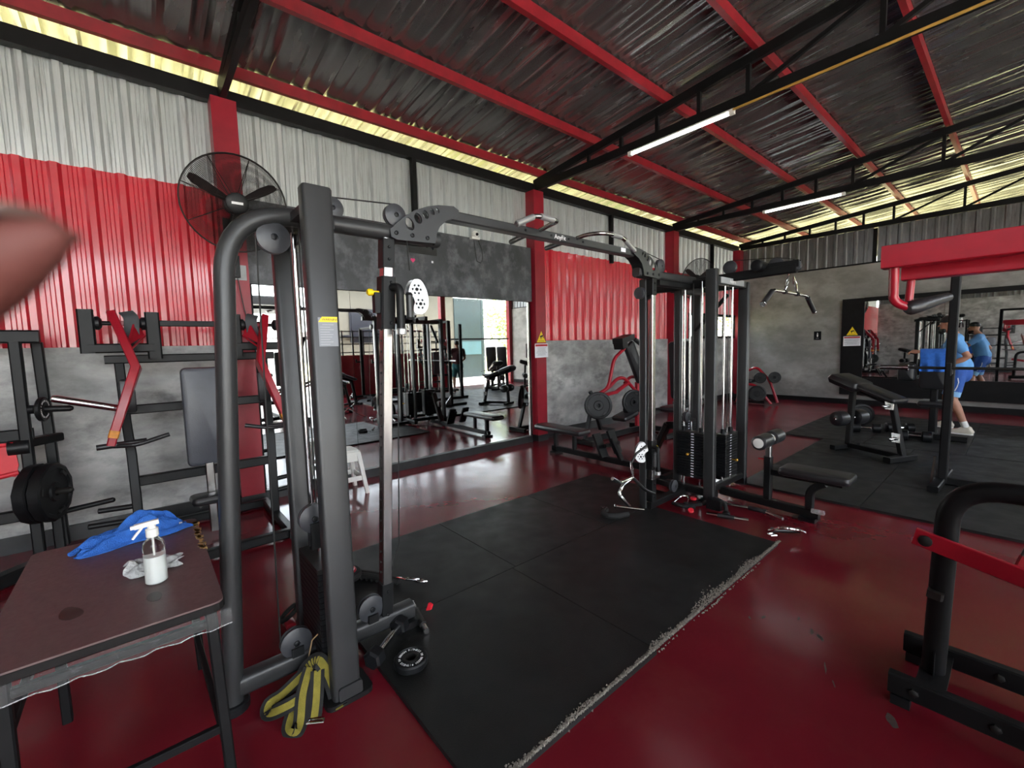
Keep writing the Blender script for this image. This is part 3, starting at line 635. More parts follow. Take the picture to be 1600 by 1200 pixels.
# bars and grips hanging on the machine
LB = thing('lat_bar', 'black and chrome lat pulldown bar hanging from the boom', 'bar', (-1.34, 4.35, 1.8))
build('bar', MB().tube(arc([(-1.34, 3.74, 1.79), (-1.34, 3.93, 1.905), (-1.34, 4.77, 1.905), (-1.34, 5.0, 1.77)], .06, 5), .014, 12), CHROME, LB)
for a, b in (((-1.34, 3.735, 1.787), (-1.34, 3.91, 1.893)), ((-1.34, 4.8, 1.887), (-1.34, 5.0, 1.77))): build('grip', MB().tube([a, b], .021, 12), VINYL, LB)
for c in ((-1.34, 3.73, 1.784), (-1.34, 5.005, 1.767)): build('end_cap', MB().disc(c, (0, .86, .5 if c[1] < 4 else -.5), .023, .012, 14), CHROME, LB)
for y in (4.2, 4.5):
    build('strap_clip', MB().tube([(-1.34, y, 1.92), (-1.352, 4.35+(y-4.35)*.65, 1.99), (-1.34, 4.35+(y-4.35)*.4, 2.06), (-1.328, 4.35+(y-4.35)*.65, 1.99)], .006, 8, closed=True), CHROME, LB)
    build('collar', MB().rev((-1.34, y-.02, 1.905), (0, 1, 0), [(0, .02), (.04, .02)], 12), BLKPL, LB)
VB = thing('tricep_bar', 'silver bent cable bar hanging from the low pulley of the right tower', 'bar', (-2.0, 3.0, .25))
build('bar', MB().tube(arc([(-1.95, 2.62, .50), (-1.95, 2.71, .45), (-1.95, 2.88, .455), (-1.95, 3.05, .315), (-1.95, 3.19, .25)], .03, 4), .0135, 10), CHROME, VB)
build('bar', MB().tube(arc([(-1.95, 2.88, .455), (-1.98, 2.78, .40), (-1.98, 2.74, .34), (-1.94, 2.82, .24)], .03, 4), .0135, 10), CHROME, VB)
build('carabiner', MB().tube([(-1.96, 2.9, .46), (-1.99, 2.92, .5), (-2.02, 2.96, .54), (-1.99, 2.95, .5)], .005, 8, closed=True), CHROME, VB)
build('strap', MB().tube([(-2.02, 2.96, .54), (-2.03, 3.05, .6), (-2.03, 3.2, .64)], .01, 8), INK, VB)
# ================================================================= left wall: mirror, board, notices, fans
MR = thing('wall_mirror', 'long frameless mirror along the left wall between two red pillars', 'mirror', (-5.0, 2.77, 0))
ye = [.90, 1.87, 2.81, 3.71, 4.6]
for a, b in zip(ye, ye[1:]): build('mirror_pane', MB().box((-5.005, (a+b)/2, 1.14), (.008, b-a-.004, 2.08)), MIRROR, MR, False)
build('base_rail', MB().box((-4.985, 2.76, .05), (.045, 3.74, .1)), SKIRT, MR, False)
build('edge_trim', MB().box((-4.995, 4.61, 1.1), (.02, .02, 2.15)), STEEL, MR, False)
build('backing_board', MB().box((-5.02, 2.77, 1.12), (.016, 3.8, 2.2)), BLACKST, MR, False)
BD = solo('wall_board', MB().box((-4.985, 2.77, 2.59), (.04, 3.8, .81)), BOARD, 'long smeared blackboard mounted above the left wall mirror', 'board', smooth=False)
solo('patch', MB().box((-4.963, 2.8, 2.755), (.003, .42, .135)), mat('matt_black_tape', (.02, .021, .02), .6, var=.2), 'plain black rectangle stuck on the blackboard', 'patch', smooth=False)
hp = [(.03*16*math.sin(t)**3/16, .03*(13*math.cos(t)-5*math.cos(2*t)-2*math.cos(3*t)-math.cos(4*t))/16) for t in [2*PI*k/24 for k in range(24)]]
solo('heart_sticker', MB().prism([(-4.963, 2.665+a, 2.6+b) for a, b in hp], (1, 0, 0), .003), mat('pink_foam', (.75, .05, .2), .5, var=.05), 'small pink heart sticker on the blackboard', 'sticker', smooth=False)
for y, z, s, l in ((2.955, 2.775, .03, 'upper small white sticker at the corner of the black patch'), (2.94, 2.605, .026, 'lower small white sticker on the blackboard below the black patch')):
    solo('white_sticker', MB().box((-4.963, y, z), (.003, s, s)), PAPER, l, 'sticker', smooth=False)
SC = thing('security_camera', 'small white security camera on the top edge of the blackboard', 'camera', (-4.93, 3.6, 2.97))
build('base', MB().box((-4.94, 3.6, 2.985), (.07, .13, .03)), WHITEP, SC, False)
build('body', MB().rev((-4.93, 3.6, 3.0), (0, 0, 1), [(0, .03), (.02, .05), (.05, .05), (.075, .03), (.085, .01)], 18), WHITEP, SC)
build('lens', MB().disc((-4.88, 3.6, 3.03), (1, 0, 0), .02, .02, 14), BLKPL, SC)
build('cable', MB().tube([(-4.955, 3.67, 2.98), (-4.955, 3.73, 2.85), (-4.955, 3.74, 2.72), (-4.955, 3.7, 2.67), (-4.955, 3.64, 2.69), (-4.955, 3.62, 2.8), (-4.955, 3.6, 2.97)], .004, 6), INK, SC)

def notice(name, o, xd, lb1, lb2, w=.21):
    """yellow camera-warning triangle and a paper notice with a red heading, on a wall plane"""
    o = V(o); x = V(xd); z = V((0, 0, 1)); n = x.cross(z)
    def P(a, b, d=0): return o+x*a+z*b+n*d
    T = thing('warning_sign', lb1, 'sign', P(0, .02), 'warning notices')
    tri = build('triangle', MB().prism([P(-w/2, .02, .002), P(w/2, .02, .002), P(0, .02+w*.9, .002)], n, .003), YELLOW, T, False)
    pc = MB().prism([P(-.035, .115, .0045), P(.03, .135, .0045), P(.04, .11, .0045), P(-.02, .092, .0045)], n, .001).prism([P(-.012, .095, .0045), P(.0, .097, .0045), P(-.006, .065, .0045), P(-.018, .065, .0045)], n, .001).prism([P(.03, .1, .0045), P(.045, .1, .0045), P(.05, .088, .0045), P(.032, .088, .0045)], n, .001)
    build('camera_pictogram', pc, INK, tri, False)
    build('small_print', MB().prism([P(-.06, .035, .0045), P(.06, .035, .0045), P(.06, .041, .0045), P(-.06, .041, .0045)], n, .001), INK, tri, False)
    T2 = thing('paper_notice', lb2, 'notice', P(0, -.22), 'paper notices')
    pw = w*.75
    pg = build('sheet', MB().prism([P(-pw, -.22, .002), P(pw, -.215, .002), P(pw, .0, .002), P(-pw, .0, .002)], n, .002), PAPER, T2, False)
    build('heading', MB().prism([P(-pw*.92, -.045, .004), P(pw*.92, -.043, .004), P(pw*.92, -.012, .004), P(-pw*.92, -.012, .004)], n, .001), REDINK, pg, False)
    ln = MB()
    for k in range(7):
        b = -.07-k*.019; ww = pw*(.55+.33*random.random()); ln.prism([P(-ww, b, .004), P(ww, b, .004), P(ww, b+.005, .004), P(-ww, b+.005, .004)], n, .0008)
    build('text_lines', ln, GREYINK, pg, False)
    T3 = 0
notice('a', (-4.8985, 4.79, 1.54), (0, 1, 0), 'yellow triangular camera warning sign on the red pillar', 'white paper notice with red heading on the red pillar', .19)

def wall_fan(c, nrm, r, lb, anchor, drop=.55):
    c = V(c); n = V(nrm).normalized(); a = n.cross(V((0, 0, 1))).normalized(); b = a.cross(n)
    T = thing('wall_fan', lb, 'fan', c, 'black wall fans')
    WIRE = mat('fan_wire', (.03, .028, .026), .4, metal=.6, var=.1)
    for s, dep in ((1, .11), (-1, .10)):
        mb = MB(); rings = 34
        for k in range(1, rings+1):
            rr = r*(.2+.8*k/rings); dz = s*dep*math.cos(min(1, k/rings)*PI/2*.97)
            cc = c+n*dz; rad = .0014 if k < rings else .006
            mb.tube([cc+(a*math.cos(t)+b*math.sin(t))*rr for t in [2*PI*j/44 for j in range(44)]], rad, 4 if k < rings else 8, upv=n, closed=True)
        o = build('guard_front' if s > 0 else 'guard_back', mb, WIRE, T); o['kind'] = 'stuff'
        for k in range(8):
            t = 2*PI*k/8+.3; d = a*math.cos(t)+b*math.sin(t)
            build('guard_rib', MB().tube([c+d*r*q+n*(s*dep*math.cos(q*PI/2*.97)+.002*s) for q in (.15, .4, .6, .8, .92, 1.0)], .003, 5), WIRE, T)
    bl = []
    for k in range(3):
        t = 2*PI*k/3+.5; d = a*math.cos(t)+b*math.sin(t); e = n.cross(d); mb = MB(); vs_ = []
        for q, w in ((.14, .06), (.35, .11), (.6, .14), (.82, .13), (.92, .07)):
            p = c+d*r*q; vs_ += [p-e*w*r*.55+n*.03, p+e*w*r*.75-n*.03]
        m_ = len(vs_)//2; vs2 = vs_+[p-n*.003 for p in vs_]; nn = len(vs_)
        fs = [(2*i, 2*i+1, 2*i+3, 2*i+2) for i in range(m_-1)]+[(nn+2*i+2, nn+2*i+3, nn+2*i+1, nn+2*i) for i in range(m_-1)]
        build('blade', mb.add(vs2, fs), mat('fan_blade', (.05, .04, .04), .4, metal=.5, var=.1), T)
    hb = build('hub', MB().rev(c+n*.11, n, [(-.05, .05), (-.01, .085), (.005, .085), (.012, .07)], 24), BLKPL, T)
    build('badge', MB().box(c+n*.124, (.085, .02, .003), Matrix((a, b, n)).transposed()), WHITEINK, hb, False)
    build('motor', MB().rev(c-n*.02, -n, [(0, .05), (.01, .085), (.16, .085), (.2, .06), (.22, .03)], 20), BLKPL, T)
    an = V(anchor)
    build('bracket', MB().tube(arc([c-n*.2, c-n*.26, an+V((.12, 0, 0)), an], .05, 4), .018, 10), BLKPL, T)
    build('wall_plate', MB().box(an+V((.01, 0, 0)), (.02, .12, .2)), BLKPL, T, False)
    if drop:
        q = an+V((.03, .02, -.34)); build('switch_box', MB().box(q, (.05, .05, .2)), BLKPL, T, False)
        build('box_plate', MB().box(q+V((-.02, .0, -.05)), (.01, .16, .14)), mat('grey_plate', (.2, .2, .2), .4, metal=.5), T, False)
        build('cord', MB().tube([q+V((.01, 0, -.1)), q+V((.0, .03, -.35)), q+V((-.01, .1, -.75)), q+V((-.01, .12, -.95))], .004, 6), INK, T)
wall_fan((-4.52, .74, 2.80), (.95, -.05, -.20), .40, 'large black wall fan on the nearest red pillar', (-4.9, .745, 2.66))
wall_fan((-4.52, 9.05, 2.82), (.9, -.35, -.25), .42, 'black wall fan on the farther red pillar behind the right tower', (-4.9, 8.85, 2.7), 0)

# back wall: mirror with black panel, notices, toilet sign
BM = thing('end_wall_mirror', 'wide mirror with black frame on the end wall', 'mirror', (0, 12.22, .35))
build('side_panel', MB().box((-2.52, 12.215, 1.3), (.40, .05, 2.15)), BLACKST, BM, False)
build('top_frame', MB().box((.2, 12.215, 2.335), (5.05, .05, .09)), BLACKST, BM, False)
build('bottom_frame', MB().box((.2, 12.215, .42), (5.05, .05, .4)), BLACKST, BM, False)
for k in range(4): build('mirror_pane', MB().box((-2.32+1.26*(k+.5), 12.22, 1.45), (1.254, .02, 1.68)), MIRROR, BM, False)
notice('b', (-2.52, 12.188, 1.545), (1, 0, 0), 'yellow triangular camera warning sign on the black panel of the end wall', 'white paper notice with red heading on the black panel of the end wall', .21)
TS = thing('toilet_sign', 'small black toilet sign with white figure on the end wall', 'sign', (-3.19, 12.24, 1.48))
build('plate', MB().box((-3.19, 12.24, 1.58), (.145, .012, .2)), BLACKST, TS, False)
build('figure', MB().rev((-3.19, 12.2335, 1.632), (0, -1, 0), [(0, .012), (.001, .012)], 12).prism([(-3.205, 12.233, 1.61), (-3.175, 12.233, 1.61), (-3.18, 12.233, 1.55), (-3.2, 12.233, 1.55)], (0, 1, 0), .001), WHITEINK, TS, False)
build('caption', MB().box((-3.19, 12.233, 1.515), (.06, .001, .01)), GREYINK, TS, False)

# ================================================================= rubber mats
def mat_tile(x0, x1, y0, y1, lb, grp, h=.022, jit=.0):
    mb = MB(); g = .006
    o0 = V(((x0+x1)/2, (y0+y1)/2, 0)); mb.box((0, 0, h/2), (x1-x0-g, y1-y0-g, h))
    o = build('rubber_mat', mb, RUBBER, None, False); o.location = o0
    return tag(o, lb, 'mat', grp)
CG = 'black mats between the cable towers'
mat_tile(-3.155, -2.16, .745, 1.83, 'black rubber mat tile beside the left cable tower, nearer the mirror', CG)
mat_tile(-2.16, -1.08, .745, 1.80, 'black rubber mat tile in the foreground centre, with the small weight plate lying on it', CG)
mat_tile(-3.155, -2.16, 1.83, 2.83, 'middle black rubber mat tile on the mirror side', CG)
mat_tile(-2.16, -1.10, 1.80, 3.46, 'long black rubber mat tile in front of the right cable tower', CG)
mat_tile(-3.15, -2.16, 2.83, 3.89, 'farthest black rubber mat tile on the mirror side, under the silver bent bar', CG)
i_ = 0
ords = ['first', 'second', 'third', 'fourth', 'fifth']
for r_, (x0, ys__) in enumerate(((-1.88, (4.72, 5.70, 6.68, 7.67)), (-2.42, (7.68, 8.68, 9.68, 10.68)))):
    for j in range(3):
        for k in range(5):
            mat_tile(x0+k*1.005, x0+(k+1)*1.005, ys__[j], ys__[j+1], 'black rubber mat tile, %s from the left in the %s row of the free-weight area' % (ords[k], ['front', 'second', 'third', 'fourth', 'fifth', 'rearmost'][r_*3+j]), 'black mats of the free-weight area')
gm = MB(); g_ = random.Random(5)
for k in range(3600):
    y = .78+2.72*g_.random(); w_ = .012+.010*math.sin(y*3.1)+.008*math.sin(y*11); x = -1.088-.012*(y-.8)/2.6+abs(g_.gauss(0, 1))*max(.006, w_)*(-1 if g_.random() < .8 else .3); s = .0025+.003*g_.random(); z = .022 if x < -1.082-.012*(y-.8)/2.6 else .001
    gm.add([(x-s, y-s, z), (x+s, y-s*.6, z), (x, y+s, z), (x, y, z+s*1.6)], [(0, 1, 3), (1, 2, 3), (2, 0, 3)])
o = build('floor_grit', gm, GRIT, None, False); o['kind'] = 'stuff'; tag(o, 'pale grit swept along the edge of the black mats', 'grit')

# ================================================================= table with bottle, towel and bag
TOPM = mat('brown_laminate', (.105, .066, .066), .42, var=.1, scale=30, bump=.03, bscale=200, rvar=.05)
TBK = mat('table_edge', (.010, .009, .009), .6, var=.2, spec=.2)
TB = thing('folding_table', 'low brown laminate table with black legs in the lower left corner', 'table', (-2.09, -.12, 0))
tx0, tx1, ty0, ty1, th = -2.55, -1.62, -.385, .15, .72
top = build('tabletop', MB().prism([((tx0+tx1)/2+a, (ty0+ty1)/2+b, th-.003) for a, b in rr2(tx1-tx0, ty1-ty0, .03, 3)], (0, 0, 1), .006), TOPM, TB, False)
build('edge_band', MB().prism([((tx0+tx1)/2+a, (ty0+ty1)/2+b, th-.018) for a, b in rr2(tx1-tx0+.004, ty1-ty0+.004, .032, 3)], (0, 0, 1), .023), TBK, TB, False)
CHIP = mat('bare_chipboard', (.40, .24, .09), .9, var=.5, scale=60, bump=.3, bscale=90)
ch_ = MB(); g_ = random.Random(2)
for k in range(70):
    x = tx0+.06+.38*g_.random()**1.2; s = .006+.008*g_.random(); ch_.box((x, ty1-.004-.012*g_.random(), th-.004), (s*1.6, s, .010), Matrix.Rotation(g_.random()*3, 3, 'Z'))
o = build('chipped_edge', ch_, CHIP, TB, False); o['kind'] = 'stuff'
for i, (x, y) in enumerate(((tx1-.06, ty1-.035), (tx1-.06, ty0+.05), (tx0+.07, ty0+.05), (tx0+.07, ty1-.05))):
    ex = .03 if x > -2 else -.02; build('leg', MB().beam((x, y, th-.03), (x+ex, y+(.02 if y > 0 else -.0), 0), .032, .032, (1, 0, 0)), BLACKST, TB)
for z, x in ((th-.09, tx1-.06), (.27, tx1-.045), (.27, tx0+.06), (th-.09, tx0+.07)): build('cross_rail', MB().beam((x, ty0+.05, z), (x, ty1-.035, z), .022, .026), BLACKST, TB)
build('side_rail', MB().beam((tx0+.07, ty0+.05, .52), (tx1-.06, ty0+.05, .52), .022, .026), BLACKST, TB)
build('side_rail', MB().beam((tx0+.07, ty1-.04, .18), (tx1-.045, ty1-.02, .18), .022, .026), BLACKST, TB)
CLEAR = mat('clear_tape', (.95, .95, .95), .1, alpha=.05, var=0, bump=.5, bscale=35, spec=.8)
tm = MB(); vs_ = []; n = 24
for k in range(n+1):
    y = ty0-.1+(ty1-ty0+.115)*k/n; w = .004*math.sin(k*1.9)
    vs_ += [(tx1+.006+w*.3, y, th-.03), (tx1+.014+w, y, th-.058), (tx1+.004-w, y, th-.082+w)]
tm.add(vs_, [(3*k+j, 3*k+3+j, 3*k+4+j, 3*k+1+j) for k in range(n) for j in range(2)])
build('clear_tape', tm, CLEAR, TB)
build('tape_edge', MB().tube([(tx1+.006+.003*math.sin(k*2.1), ty0-.1+(ty1-ty0+.115)*k/24, th-.082+.003*math.sin(k*1.9)) for k in range(25)], .0018, 6), mat('rolled_film', (.6, .6, .6), .25, alpha=.35, var=.3, scale=60), TB)
STAIN = mat('wet_stain', (.03, .022, .02), .45, var=.3)
for pts in ([(-.06, -.01), (-.02, .012), (.03, .02), (.05, .0), (.02, -.018), (-.03, -.02)],):
    build('stain', MB().prism([(-1.86+a*.9, -.215+b*1.4, th+.0003) for a, b in smooth_poly(pts, 3)], (0, 0, 1), .0008), STAIN, TB, False)
build('stain', MB().prism([(-1.80+a, -.02+b, th+.0003) for a, b in smooth_poly([(-.03, -.012), (.0, -.02), (.03, -.008), (.035, .012), (.0, .02), (-.03, .01)], 3)], (0, 0, 1), .0008), STAIN, TB, False)

SBt = thing('spray_bottle', 'clear spray bottle half full of white liquid on the brown table', 'bottle', (-1.915, -.01, th))
bx, by = -1.915, -.01
PLAS = mat('clear_bottle', (.96, .97, .97), .05, trans=1.0, var=0, ior=1.3); LIQ = mat('milky_liquid', (.84, .87, .84), .3, var=.02)
build('body', MB().rev((bx, by, th+.001), (0, 0, 1), [(0, .026), (.004, .031), (.125, .031), (.145, .027), (.158, .016), (.17, .0135)], 28), PLAS, SBt)
build('liquid', MB().rev((bx, by, th+.003), (0, 0, 1), [(0, .024), (.003, .0292), (.094, .0292), (.0945, .0)], 28), LIQ, SBt)
build('dip_tube', MB().tube([(bx, by, th+.01), (bx-.003, by, th+.165)], .0025, 6), WHITEP, SBt)
hd = build('trigger_head', MB().rev((bx, by, th+.163), (0, 0, 1), [(0, .016), (.002, .018), (.028, .018), (.03, .012), (.045, .011)], 18), WHITEP, SBt)
build('nozzle', MB().beam((bx+.0, by+.02, th+.212), (bx-.0, by-.045, th+.207), .018, .016).beam((bx, by-.04, th+.207), (bx, by-.055, th+.206), .012, .012), WHITEP, hd)
build('trigger', MB().beam((bx, by-.022, th+.205), (bx, by-.052, th+.168), .011, .007), WHITEP, hd)

BLUE = mat('blue_microfibre', (.030, .14, .52), .9, var=.18, scale=25, bump=.5, bscale=260)
def drape(outline_f, nu, nv, thick, m, name, label, cat, loc):
    vs_ = []
    for i in range(nu+1):
        for j in range(nv+1): vs_.append(V(outline_f(i/nu, j/nv)))
    fs = [(i*(nv+1)+j, (i+1)*(nv+1)+j, (i+1)*(nv+1)+j+1, i*(nv+1)+j+1) for i in range(nu) for j in range(nv)]
    me = bpy.data.meshes.new(name); L = V(loc); me.from_pydata([tuple(p-L) for p in vs_], [], fs); me.materials.append(m)
    me.polygons.foreach_set('use_smooth', [True]*len(me.polygons))
    o = bpy.data.objects.new(name, me); C.objects.link(o); o.location = L; SH[o.name] = L
    so_ = o.modifiers.new('thick', 'SOLIDIFY'); so_.thickness = thick; so_.offset = 1
    ss = o.modifiers.new('sub', 'SUBSURF'); ss.levels = 1; ss.render_levels = 1
    return tag(o, label, cat)
# crumpled towel: a long ridge of folds from the far-left point to the right tip
spine = [(-2.40, -.25), (-2.44, -.17), (-2.47, -.09), (-2.49, -.02), (-2.47, .04), (-2.46, .10)]
hw = [.05, .09, .10, .095, .08, .035]; hh = [.008, .028, .05, .07, .045, .012]
def tow(u, v):
    t = u*(len(spine)-1); i = min(int(t), len(spine)-2); f = t-i
    c = [spine[i][k]*(1-f)+spine[i+1][k]*f for k in (0, 1)]; w = hw[i]*(1-f)+hw[i+1]*f; h = hh[i]*(1-f)+hh[i+1]*f
    a = (v-.5)*2
    z = h*max(0, 1-a*a)**.8*(1+.4*math.sin(9*a+6*u))+.016*math.sin(19*u+5*a)*(1-abs(a))+.013*math.sin(17*a+9*u)*(1-a*a)+.006*math.sin(37*a-21*u)*(1-a*a)
    return (c[0]+a*w*(1+.15*math.sin(11*u+a)), c[1]+.018*math.sin(6*a+3*u)+a*.02, th+.003+max(0, z))
tw_ = drape(tow, 56, 40, .004, BLUE, 'towel', 'crumpled blue microfibre towel on the far end of the brown table', 'towel', (-2.45, -.08, th))
build('care_label', MB().box((-2.43, .088, th+.022), (.03, .012, .001), Matrix.Rotation(.4, 3, 'Y')), PAPER, tw_, False)
BAG = mat('smoky_plastic_film', (.55, .56, .56), .15, trans=.25, var=.15, scale=30, bump=.6, bscale=60, ior=1.2)
def bagf(u, v):
    a = (v-.5)*2; w = .055*(1-.25*u); h = .042*(1-.45*u)
    return (-2.05+a*w+.01*math.sin(9*u), -.09+.155*u+.012*math.sin(7*a), th+.002+max(0, h*(1-a*a)**.7*(1+.35*math.sin(17*u+6*a)+.3*math.sin(23*a))))
drape(bagf, 22, 14, .0015, BAG, 'plastic_bag', 'crumpled clear plastic bag behind the spray bottle', 'bag', (-2.05, -.02, th))

# ================================================================= small gear lying round the left tower
YB_ = mat('yellow_webbing', (.25, .21, .03), .8, var=.15, scale=40, bump=.3, bscale=300); KB = mat('black_webbing', (.012, .012, .012), .8, var=.2, scale=40)
SP = thing('strap_harness', 'heap of black and yellow webbing straps at the foot of the left tower', 'strap', (-1.88, .42, 0))
def strap(pts, w=.056):
    p = [V(q) for q in pts]; P = []
    for i in range(len(p)-1):
        p0, p1, p2, p3 = p[max(0, i-1)], p[i], p[i+1], p[min(len(p)-1, i+2)]
        for k in range(6):
            t = k/6; P.append(.5*((2*p1)+(-p0+p2)*t+(2*p0-5*p1+4*p2-p3)*t*t+(-p0+3*p1-3*p2+p3)*t**3))
    P.append(p[-1])
    o = build('black_band', MB().sect(P, rrect(w, .003, .0008), (.62, -.2, .75)), KB, SP)
    build('yellow_stripe', MB().sect(P, rrect(w*.5, .0046, .001), (.62, -.2, .75)), YB_, o)
strap([(-1.98, .44, .015), (-2.0, .455, .09), (-1.95, .50, .15), (-1.90, .53, .08), (-1.84, .535, .02), (-1.79, .53, .012)], .062)
strap([(-1.99, .45, .09), (-1.98, .36, .05), (-1.99, .31, .03), (-1.95, .30, .02), (-1.90, .36, .05), (-1.90, .43, .06)])
strap([(-1.97, .47, .12), (-1.90, .42, .07), (-1.82, .385, .018), (-1.79, .36, .012), (-1.83, .345, .012), (-1.89, .38, .03)])
strap([(-1.93, .49, .12), (-1.86, .46, .05), (-1.81, .435, .014)])
build('buckle', MB().tube([(-1.80, .405, .012), (-1.765, .455, .012), (-1.778, .463, .012), (-1.813, .415, .012)], .004, 8, closed=True), CHROME, SP)
build('loop', MB().tube([(-2.0, .47, .13), (-2.03, .5, .2), (-2.02, .55, .24), (-1.98, .57, .2), (-1.95, .55, .12)], .003, 6), mat('tan_cord', (.3, .2, .1), .7), SP)

def plate_small(c, r, t, lb, m=BLKPL, hole=.026, text=None, nrm=(0, 0, 1), grp=None, sides=36):
    n = V(nrm).normalized(); c = V(c)
    T = thing('weight_plate', lb, 'weight plate', c-V((0, 0, r if abs(n.z) < .5 else t/2)), grp)
    b_ = build('disc', MB().rev(c, n, [(-t/2, hole), (-t/2, r*.93), (-t*.3, r), (t*.3, r), (t/2, r*.93), (t*.5, r*.86), (t*.42, r*.84), (t*.42, r*.52), (t/2, r*.48), (t/2, hole), (-t/2, hole)], sides), m, T)
    b_2 = build('hub_ring', MB().rev(c, n, [(-t/2-.001, hole*.98), (-t/2-.001, hole*1.4), (t/2+.001, hole*1.4), (t/2+.001, hole*.98), (-t/2-.001, hole*.98)], 24), RUST, T)
    if text:
        a = n.orthogonal().normalized(); b = n.cross(a); tx = MB(); N = len(text)
        for i, chh in enumerate(text):
            if chh == ' ': continue
            th_ = -2*PI*i/N; d = a*math.cos(th_)+b*math.sin(th_); e = n.cross(d)*-1
            t_ = text_mesh(chh, r*.2, c+d*r*.60+n*(t*.42+.001), e, d, .0006, 'CENTER'); tx.add(t_.v, t_.f)
        build('lettering', tx, WHITEINK, b_, False)
    return T
plate_small((-1.80, .865, .045), .078, .036, 'small black weight plate with white ring lettering lying on the mat', text='BROCH FITNESS 10 BROCH FITNESS 10 ')
HX = thing('hex_dumbbell', 'chrome-handled black hex dumbbell lying beside the left tower base', 'dumbbell', (-1.94, .82, .02))
q0, q1 = V((-2.03, .905, .07)), V((-1.905, .735, .07)); dd = (q1-q0).normalized()
build('handle', MB().rev(q0, dd, [(0, .012), (.02, .013), (.1, .0155), (.19, .013), (.21, .012)], 14), CHROME, HX)
for q in (q0-dd*.03, q1+dd*.0): build('head', MB().rev(q, dd, [(-.035, .035), (-.025, .046), (.025, .046), (.035, .035)], 6), BLKPL, HX, True)
EX = thing('cable_bar', 'short straight cable bar with dark grip lying on the near mat', 'bar', (-2.08, 1.02, .02))
e0, e1 = V((-2.22, 1.09, .045)), V((-1.945, 1.03, .040)); ed = (e1-e0).normalized(); el_ = (e1-e0).length
build('bar', MB().rev(e0, ed, [(0, .008), (0, .015), (el_, .015), (el_, .008)], 14), STEEL, EX)
build('grip', MB().rev(e0+ed*.075, ed, [(0, .02), (.012, .02), (.014, .017), (.135, .017), (.137, .02), (.15, .02)], 14), RUST, EX)
RP = thing('rope_handle', 'braided black rope with steel clip lying behind the left tower', 'rope', (-2.6, 1.1, .02))
for off in (0, .05):
    pts = [V((-2.80+.1*k, .93+.07*k+off*(1-k/3.5), .045+.012*math.sin(k*1.3))) for k in range(4)]
    o = build('rope', MB().tube(arc(pts, .04, 4), .019, 10), KB, RP)
    for s in range(10):
        t = s/10; p = pts[0].lerp(pts[-1], t); d = (pts[-1]-pts[0]).normalized()
        build('braid', MB().rev(p, d, [(-.006, .017), (0, .0225), (.006, .017)], 10), KB, o)
build('clip', MB().tube([(-2.5, 1.15, .06), (-2.45, 1.17, .065), (-2.42, 1.21, .06), (-2.46, 1.2, .055)], .007, 8, closed=True), CHROME, RP)
build('clip', MB().tube([(-2.44, 1.2, .06), (-2.39, 1.22, .05), (-2.37, 1.26, .05), (-2.42, 1.25, .05)], .007, 8, closed=True), CHROME, RP)
CU = thing('ankle_cuff', 'black ankle cuff with red lining behind the left tower', 'cuff', (-2.75, .92, .03))
build('cuff', MB().tube([V((-2.75+.07*math.cos(t), .92+.05*math.sin(t), .075)) for t in [2*PI*k/14 for k in range(14)]], .028, 8, closed=True), KB, CU)
build('lining', MB().tube([V((-2.75+.055*math.cos(t), .92+.036*math.sin(t), .095)) for t in [2*PI*k/14 for k in range(14)]], .014, 8, closed=True), REDM, CU)
solo('red_clip', MB().prism([(-2.12+a, 1.13+b, .04+c) for a, b, c in ((0, 0, -.01), (.025, .012, 0), (.03, .02, .03), (.01, .012, .035))], (0, 1, 0), .012), BRIGHTRED, 'small bright red plastic clip by the left column base', 'clip', smooth=False)
CU2 = thing('hand_strap', 'black and red hand strap on the floor behind the left weight stack', 'strap', (-2.58, .53, 0))
build('loop', MB().tube([V((-2.58+.03*math.cos(t), .53+.045*math.sin(t), .06+.03*math.sin(t))) for t in [2*PI*k/12 for k in range(12)]], .012, 8, closed=True), KB, CU2)
build('pad', MB().pad((-2.55, .52, .02), (.09, .05, .03), None, .01), REDM, CU2)

# white plastic stool by the mirror
ST = thing('plastic_stool', 'white plastic stool standing in front of the mirror', 'stool', (-4.62, 1.56, 0))
sx, sy = -4.62, 1.56
build('seat', MB().pad((sx, sy, .455), (.26, .26, .03), None, .012), WHITEP, ST)
for a in (-1, 1):
    for b in (-1, 1): build('leg', MB().loft([[(sx+a*(.115+.06*(1-z/.44))+p, sy+b*(.115+.06*(1-z/.44))+q, z) for p, q in rrect(.05-.012*(1-z/.44), .05-.012*(1-z/.44), .006)] for z in (0, .2, .44)]), WHITEP, ST)
for a, b in ((1, 0), (-1, 0), (0, 1), (0, -1)):
    c = (sx+a*.135, sy+b*.135, .40); build('apron', MB().box(c, (.012 if a else .24, .012 if b else .24, .1)), WHITEP, ST, False)
    c = (sx+a*.155, sy+b*.155, .17); build('stretcher', MB().box(c, (.012 if a else .29, .012 if b else .29, .05)), WHITEP, ST, False)
